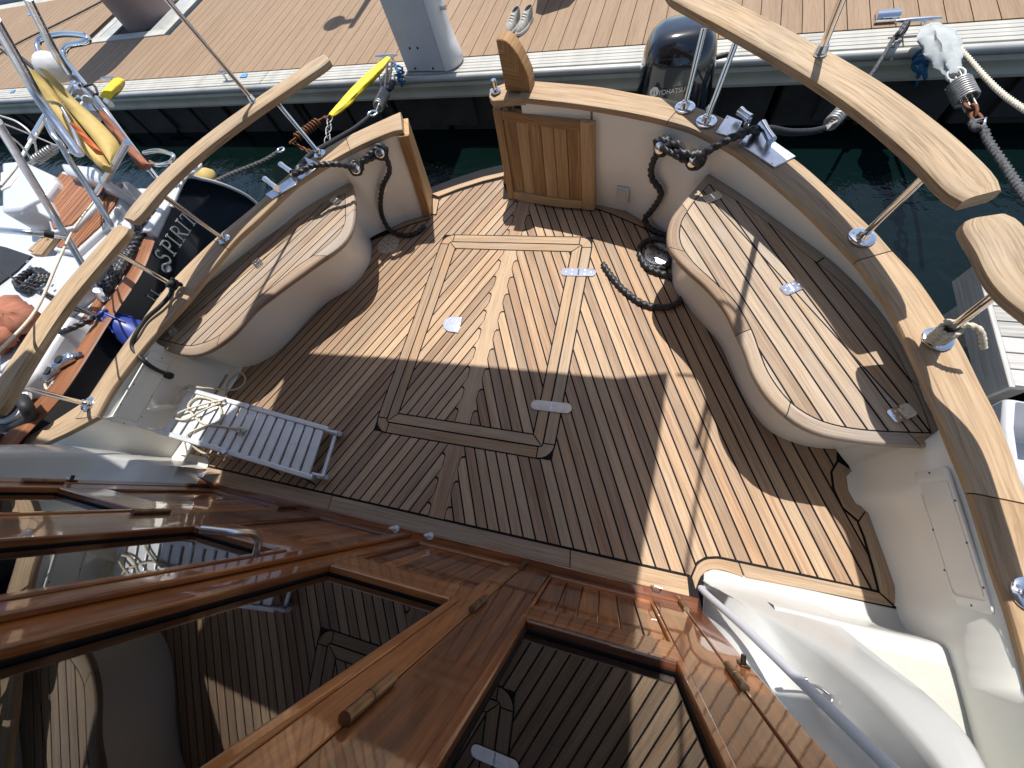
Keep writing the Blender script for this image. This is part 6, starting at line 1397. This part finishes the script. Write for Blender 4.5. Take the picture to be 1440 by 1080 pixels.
for (a, b, r) in (((92, 104, 1.0), (104, 112, 0.98), 0.03), ((104, 118, .97), (112, 130, .95), 0.022), ((125, 150, .88), (132, 160, .86), 0.024), ((150, 142, .8), (156, 147, .8), 0.02)):
    T('tube_clamp', [a, b], r, SATIN)
T('tube_clamp', [(116, 118, .95), (130, 130, .92), (137, 132, .92), (131, 119, .93), (117, 122, .95)], 0.008, BLACKR)
for a, b in (((112, 128, .9), (124, 142, .87)), ((120, 148, .86), (136, 166, .82))): T('winch_handle', [a, b], 0.03, PLAST)
# yellow lifebuoy in its canvas cover, orange float behind
def puffy(name, L_, R_, z0, z1, m, th, **k):
    A = resample(cr([P(u, v, 1) for u, v in L_], 5), 26); Bq = resample(cr([P(u, v, 1) for u, v in R_], 5), 26); rings = []
    for i in range(26):
        t = i / 25; z = z0 + (z1 - z0) * t; e_ = max(0.15, math.sin(math.pi * min(1, max(0, 0.06 + 0.88 * t))) ** 0.35)
        a, b = A[i], Bq[i]; sc = (z - H) / (1 - H); a = Vector((a.x * sc, a.y * sc, z)); b = Vector((b.x * sc, b.y * sc, z)); c = (a + b) / 2; h = (b - a) / 2
        rings.append([c + h * math.cos(q) * (0.9 + 0.1 * e_) + UP * math.sin(q) * th * e_ * (1 + 0.12 * math.sin(3 * q + i * 0.7)) for q in lin(0, 2 * math.pi * 19 / 20, 19)])
    return MB().loft(rings, True, True).build(name, m, None, smooth=70, **k)
puffy('lifebuoy_cover', [(44, 106), (50, 125), (63, 148), (92, 184), (122, 219), (146, 241)], [(62, 102), (72, 120), (88, 146), (116, 182), (142, 214), (156, 236)], 1.12, 0.78, YELB, 0.05, label='left half of the yellow canvas lifebuoy cover on the navy yacht stern rail', cat='lifebuoy cover', group='yellow lifebuoy covers')
puffy('lifebuoy_cover', [(58, 100), (76, 122), (92, 148), (118, 180), (144, 214), (157, 234)], [(72, 104), (86, 118), (106, 140), (140, 170), (164, 196), (170, 210)], 1.14, 0.80, YELB, 0.05, label='right half of the yellow canvas lifebuoy cover, nearer the steel rail', cat='lifebuoy cover', group='yellow lifebuoy covers')
puffy('rescue_sling', [(100, 176), (116, 196), (134, 216)], [(106, 174), (124, 192), (144, 214)], 1.03, 0.9, ORNG, 0.03, label='orange rescue sling tucked between the yellow covers', cat='rescue sling')
puffy('rescue_sling', [(138, 158), (152, 180), (172, 205), (196, 238)], [(150, 160), (168, 182), (188, 206), (212, 232)], 0.84, 0.62, RUSTC, 0.04, label='faded terracotta bundle hanging inside the steel stern rail', cat='bundle')
sleeve([P(150, 134, 0.5), P(160, 124, 0.35), P(168, 116, 0.2)], [0.05, 0.065, 0.06], YEL, 'rope_sleeve', 0.7, label='short yellow sleeve on the pontoon edge beyond the navy yacht', cat='rope sleeve')
coil_spring(P(46, 228, 0.6), P(80, 206, 0.62), 0.03, 8, 0.008, SPRG, 'mooring_spring', label='pale spring behind the white cockpit moulding of the navy yacht', cat='mooring spring', group='mooring springs')
mb = MB(); c = P(289, 250, 0.1); mb.loft(disc(c - UP * 0.08, 0.1, 0.16, 24, rings=[(0, 0.02), (0.02, 0.06), (0.06, 0.095), (0.09, 0.10), (0.13, 0.07), (0.155, 0.03), (0.16, 0.002)])); mb.build('ball_fender', YELB, smooth=70, label='pale yellow ball fender on the navy yacht bathing platform', cat='fender')
T('ladder_tube', [(262, 246, 0.58), (275, 240, 0.5), (282, 233, 0.5), (278, 226, 0.52), (268, 230, 0.55), (262, 238, 0.57)], 0.012, ROPEW)
# black ropes lying inside the toe rail
for k in range(4):
    o1 = -9 + k * 5
    rope('deck_rope', [P(258 + o1 * .3, 232, 0.57), P(243 + o1 * .6, 262, 0.53), P(222 + o1, 290, 0.50), P(200 + o1, 322, 0.485 + 0.01 * k), P(180 + o1, 352, 0.48), P(160 + o1, 385, 0.48 + .01 * k), P(146 + o1, 408, 0.47)], 0.018, ROPEB, 5, label=('outermost', 'second', 'third', 'innermost')[k] + ' of four thick black ropes lying inside the SPIRIT hull edge', cat='rope', group='black ropes along the navy yacht deck')
cc_ = P(46, 396, 0.535)
q = []
for i in range(34):
    a = i * 2 * math.pi / 11; rr2 = 0.125 - 0.012 * (i / 11) + 0.012 * math.sin(i * 2.3); q.append(cc_ + Vector((rr2 * math.cos(a) * 1.0, rr2 * math.sin(a) * 0.8, 0.012 * (i / 11))))
rope('rope_coil', q, 0.014, ROPEB, 4, label='coil of black rope on the white coaming of the navy yacht', cat='rope')
rope('deck_line', [P(60, 410, 0.54), P(90, 430, 0.54), P(120, 438, 0.52), P(140, 446, 0.52)], 0.014, ROPEB, 5, label='black line from the rope coil to the blue fender', cat='rope', group='black lines to the blue fender')
rope('deck_line', [P(82, 468, 0.55), P(100, 462, 0.56), P(125, 450, 0.54), P(134, 443, 0.52)], 0.016, ROPEB, 5, label='thick black rope end running under the hand rail to the blue fender', cat='rope', group='black lines to the blue fender')
rope('deck_line', [P(-5, 378, 0.56), P(40, 402, 0.56), P(95, 425, 0.56), P(130, 441, 0.52)], 0.007, ROPEB, 5, label='thin black line across the white coaming to the blue fender', cat='rope', group='black lines to the blue fender')
# blue fender
a, b = Vector((-3.13, 0.73, 0.52)), Vector((-2.86, 0.60, 0.10)); ax = (b - a).normalized(); Lf = (b - a).length
mb = MB(); mb.loft(disc(a, 0.1, Lf, 28, nrm=ax, rings=[(0, 0.018), (0.03, 0.03), (0.07, 0.035), (0.10, 0.055), (0.16, 0.085), (0.24, 0.105), (0.34, 0.112), (Lf - 0.1, 0.112), (Lf - 0.03, 0.08), (Lf, 0.02)]))
fe = mb.build('fender', BLUEF, smooth=60, label='blue teardrop fender hanging between the two hulls', cat='fender')
for k in range(5):
    t = 2 * math.pi * k / 5; u = ax.orthogonal().normalized(); v = ax.cross(u); d = u * math.cos(t) + v * math.sin(t); MB().tube([a + ax * 0.015 + d * 0.022, a + ax * 0.06 + d * 0.045, a + ax * 0.13 + d * 0.078], [0.006, 0.010, 0.004], 8).build('fender_rib', BLUEF, fe, smooth=60)
MB().tube([a + ax * 0.012 + (ax.orthogonal().normalized() * math.cos(q) + ax.cross(ax.orthogonal().normalized()) * math.sin(q)) * 0.028 for q in lin(0, 2 * math.pi * 11 / 12, 11)], 0.010, 8, closed=True).build('fender_eye', BLUEF, fe, smooth=60)
# terracotta sail bag, blocks and winch
mb = MB(); c = P(14, 452, 0.60)
for (dx_, dy_, r) in ((-0.12, 0.05, .13), (0.0, 0.02, .12), (0.08, 0.02, .10), (-0.05, -0.12, .13), (-0.16, -0.1, .14), (0.02, -0.10, .09)):
    p = c + Vector((dx_, dy_, 0)); rg = disc(p - UP * r * 0.7, r, r * 1.3, 16, rings=[(0, r * .4), (r * .3, r * .85), (r * .7, r), (r * 1.05, r * .75), (r * 1.25, r * .35), (r * 1.3, 0.002)])
    rg = [[q + (q - p).normalized() * 0.012 * math.sin(7 * i / 16 * 2 * math.pi + j) for i, q in enumerate(rr3)] for j, rr3 in enumerate(rg)]; mb.loft(rg)
mb.build('canvas_bundle', RUSTC, smooth=70, label='crumpled terracotta canvas bundle at the left edge beside the black rope coil', cat='canvas')
def block(u, v, z, rot, label):
    c = P(u, v, z); M = Matrix.Rotation(rot, 3, 'Z'); o = MB().box(c, (0.06, 0.13, 0.05), M).build('pulley_block', SATIN, None, bevel=0.018, segs=3, label=label, cat='pulley', group='deck blocks of the navy yacht')
    MB().tube([c + M @ Vector((0, 0, -0.027)), c + M @ Vector((0, 0, 0.03))], 0.026, 16).build('sheave', BLACKR, o, smooth=40); MB().tube([c + M @ Vector((0, 0.05, 0)), c + M @ Vector((0.01, 0.11, 0.0))], 0.012, 8).build('shackle', SATIN, o, smooth=40)
block(74, 524, 0.50, rad(-35), 'grey pulley block on the teak side deck under the hand rail'); block(90, 508, 0.52, rad(-50), 'small grey pulley block nearer the teak toe rail')
for off in (2,): rope('sheet_line', [P(70 + off, 528, 0.5), P(62 + off, 540, 0.49), P(66 + off, 547, 0.49), P(74 + off, 536, 0.5)], 0.007, ROPEC, 5, label='pale line rove through the grey pulley block', cat='rope')
def winch(u, v, z, label, r=0.07):
    c = P(u, v, z); w_ = empty('winch', c, label, 'winch', 'winches on the navy yacht')
    mb = MB(); mb.loft(disc(c, r * 1.15, 0.04, 28, rings=[(0, r * 1.25), (0.02, r * 1.25), (0.03, r)])); mb.build('base', PLAST, w_, smooth=40)
    mb = MB(); mb.loft(disc(c + UP * 0.03, r, 0.1, 28, rings=[(0, r), (0.02, r * .8), (0.06, r * .78), (0.085, r), (0.1, r * .9)])); mb.build('drum', BLACKR, w_, smooth=40)
    mb = MB(); mb.loft(disc(c + UP * 0.13, r * .6, 0.01, 20)); mb.build('cap', SATIN, w_, smooth=40)
    return c
c = winch(22, 572, 0.50, 'winch wrapped with black line at the left edge of the picture', 0.085); rope('winch_wrap', coilround(c + UP * 0.08, UP, 0.085, 3.2, 0.018), 0.011, ROPEB, 3, label='black line wound round the winch drum', cat='rope')
T('sheet_tail', [(30, 560, 0.58), (38, 574, 0.58), (42, 588, 0.5), (20, 600, 0.48), (-6, 596, 0.48)], 0.030, BLACKR, cat='bag', label='black folded bag beside the winch on the navy yacht')
winch(8, 624, 0.455, 'white deck fitting below the winch at the left edge', 0.05)
# boat beyond the pontoon
fb = empty('far_boat', W(-9, 4.0, -0.5), 'dark hulled boat just visible beyond the far edge of the pontoon', 'boat')
MB().loft([[W(s, n, z) for s, n, z in ((-14.5, 3.15 + k, z), (-8.2, 3.15 + k, z), (-7.4, 3.9, z), (-8.2, 5.4, z), (-14.5, 5.4, z))] for z, k in ((-0.6, 0.15), (-0.1, 0.03), (0.25, 0.0))], True, True).build('hull', GREYP, fb, bevel=0.03)
MB().loft([[W(s, n, 0.252 + z) for s, n in ((-14.4, 3.3), (-8.3, 3.3), (-7.7, 3.9), (-8.3, 5.2), (-14.4, 5.2))] for z in (0, 0.03)], True, True).build('deck', BLACKR, fb)
for k in range(4): MB().loft(disc(W(-12.8 + k * 0.35, 3.145, 0.1), 0.06, 0.01, 14, nrm=-PN)).build('port', BLACKR, fb)
mb = MB(); c = W(-10.4, 3.05, 0.05); mb.tube([c - PE * 0.5, c - PE * .45, c - PE * 0.3, c + PE * 0.3, c + PE * .45, c + PE * 0.5], [0.03, 0.09, 0.14, 0.14, 0.09, 0.03], 18); mb.build('long_fender', PLAST, smooth=60, label='white fender between the far boat and the pontoon edge', cat='fender')
rope('dark_line', [P(-10, 82, -0.03), P(30, 58, -0.03), P(80, 34, -0.03), P(135, 6, -0.03), P(160, -8, -0.03)], 0.010, ROPEB, 6, label='thin dark line across the pontoon planks at the top left', cat='cable')  # thin dark strand drawn across the planks
# lamp post whose shadow falls on the planks
lp = empty('pontoon_lamp', P(487, 38, -0.05) + Vector((0.10, 1.25, 0)), 'slim lamp post at the far side of the pontoon, just out of frame', 'lamp post'); c = WLOC[lp.name]
MB().tube([c, c + UP * 2.6, c + UP * 3.05], [0.06, 0.045, 0.04], 12).build('post', GREYP, lp, smooth=60); MB().tube([c + UP * 2.75 - PE * 0.05, c + UP * 2.8 - PE * 0.28], [0.05, 0.05], 12).build('arm', GREYP, lp, smooth=60)
MB().loft(disc(c + UP * 2.74 - PE * 0.30, 0.14, 0.1, 20)).build('lamp_head', GREYP, lp, smooth=40)

# cream coving at the foot of the left bulwark, beside the gangway
MB().prism([(-2.86, -0.12), (-2.86, 0.70), (-2.50, 0.70), (-2.505, 0.56), (-2.55, 0.30), (-2.575, 0.05), (-2.58, -0.12)], -0.03, 0.006).build('floor_coving', CREAM, Y, bevel=0.004)
between('margin_board', [P(309, 524, 0.007), P(297, 540, 0.007), P(285, 556, 0.007)], [P(321, 527, 0.007), P(312, 543, 0.007), P(300, 560, 0.007)], -0.01, 0.009, TRIM, sole)

fc = [P(u, v, 0) for u, v in [(1192, 646), (1197, 662), (1189, 670), (1192, 690), (1202, 709), (1218, 718), (1243, 786), (1257, 827), (1258, 852)]]
MB().prism([(p.x, p.y) for p in fc] + [(1.45, 0.03), (1.35, 0.72), (1.0, 0.74)], -0.03, 0.0015).build('floor_coving', CREAM, Y)
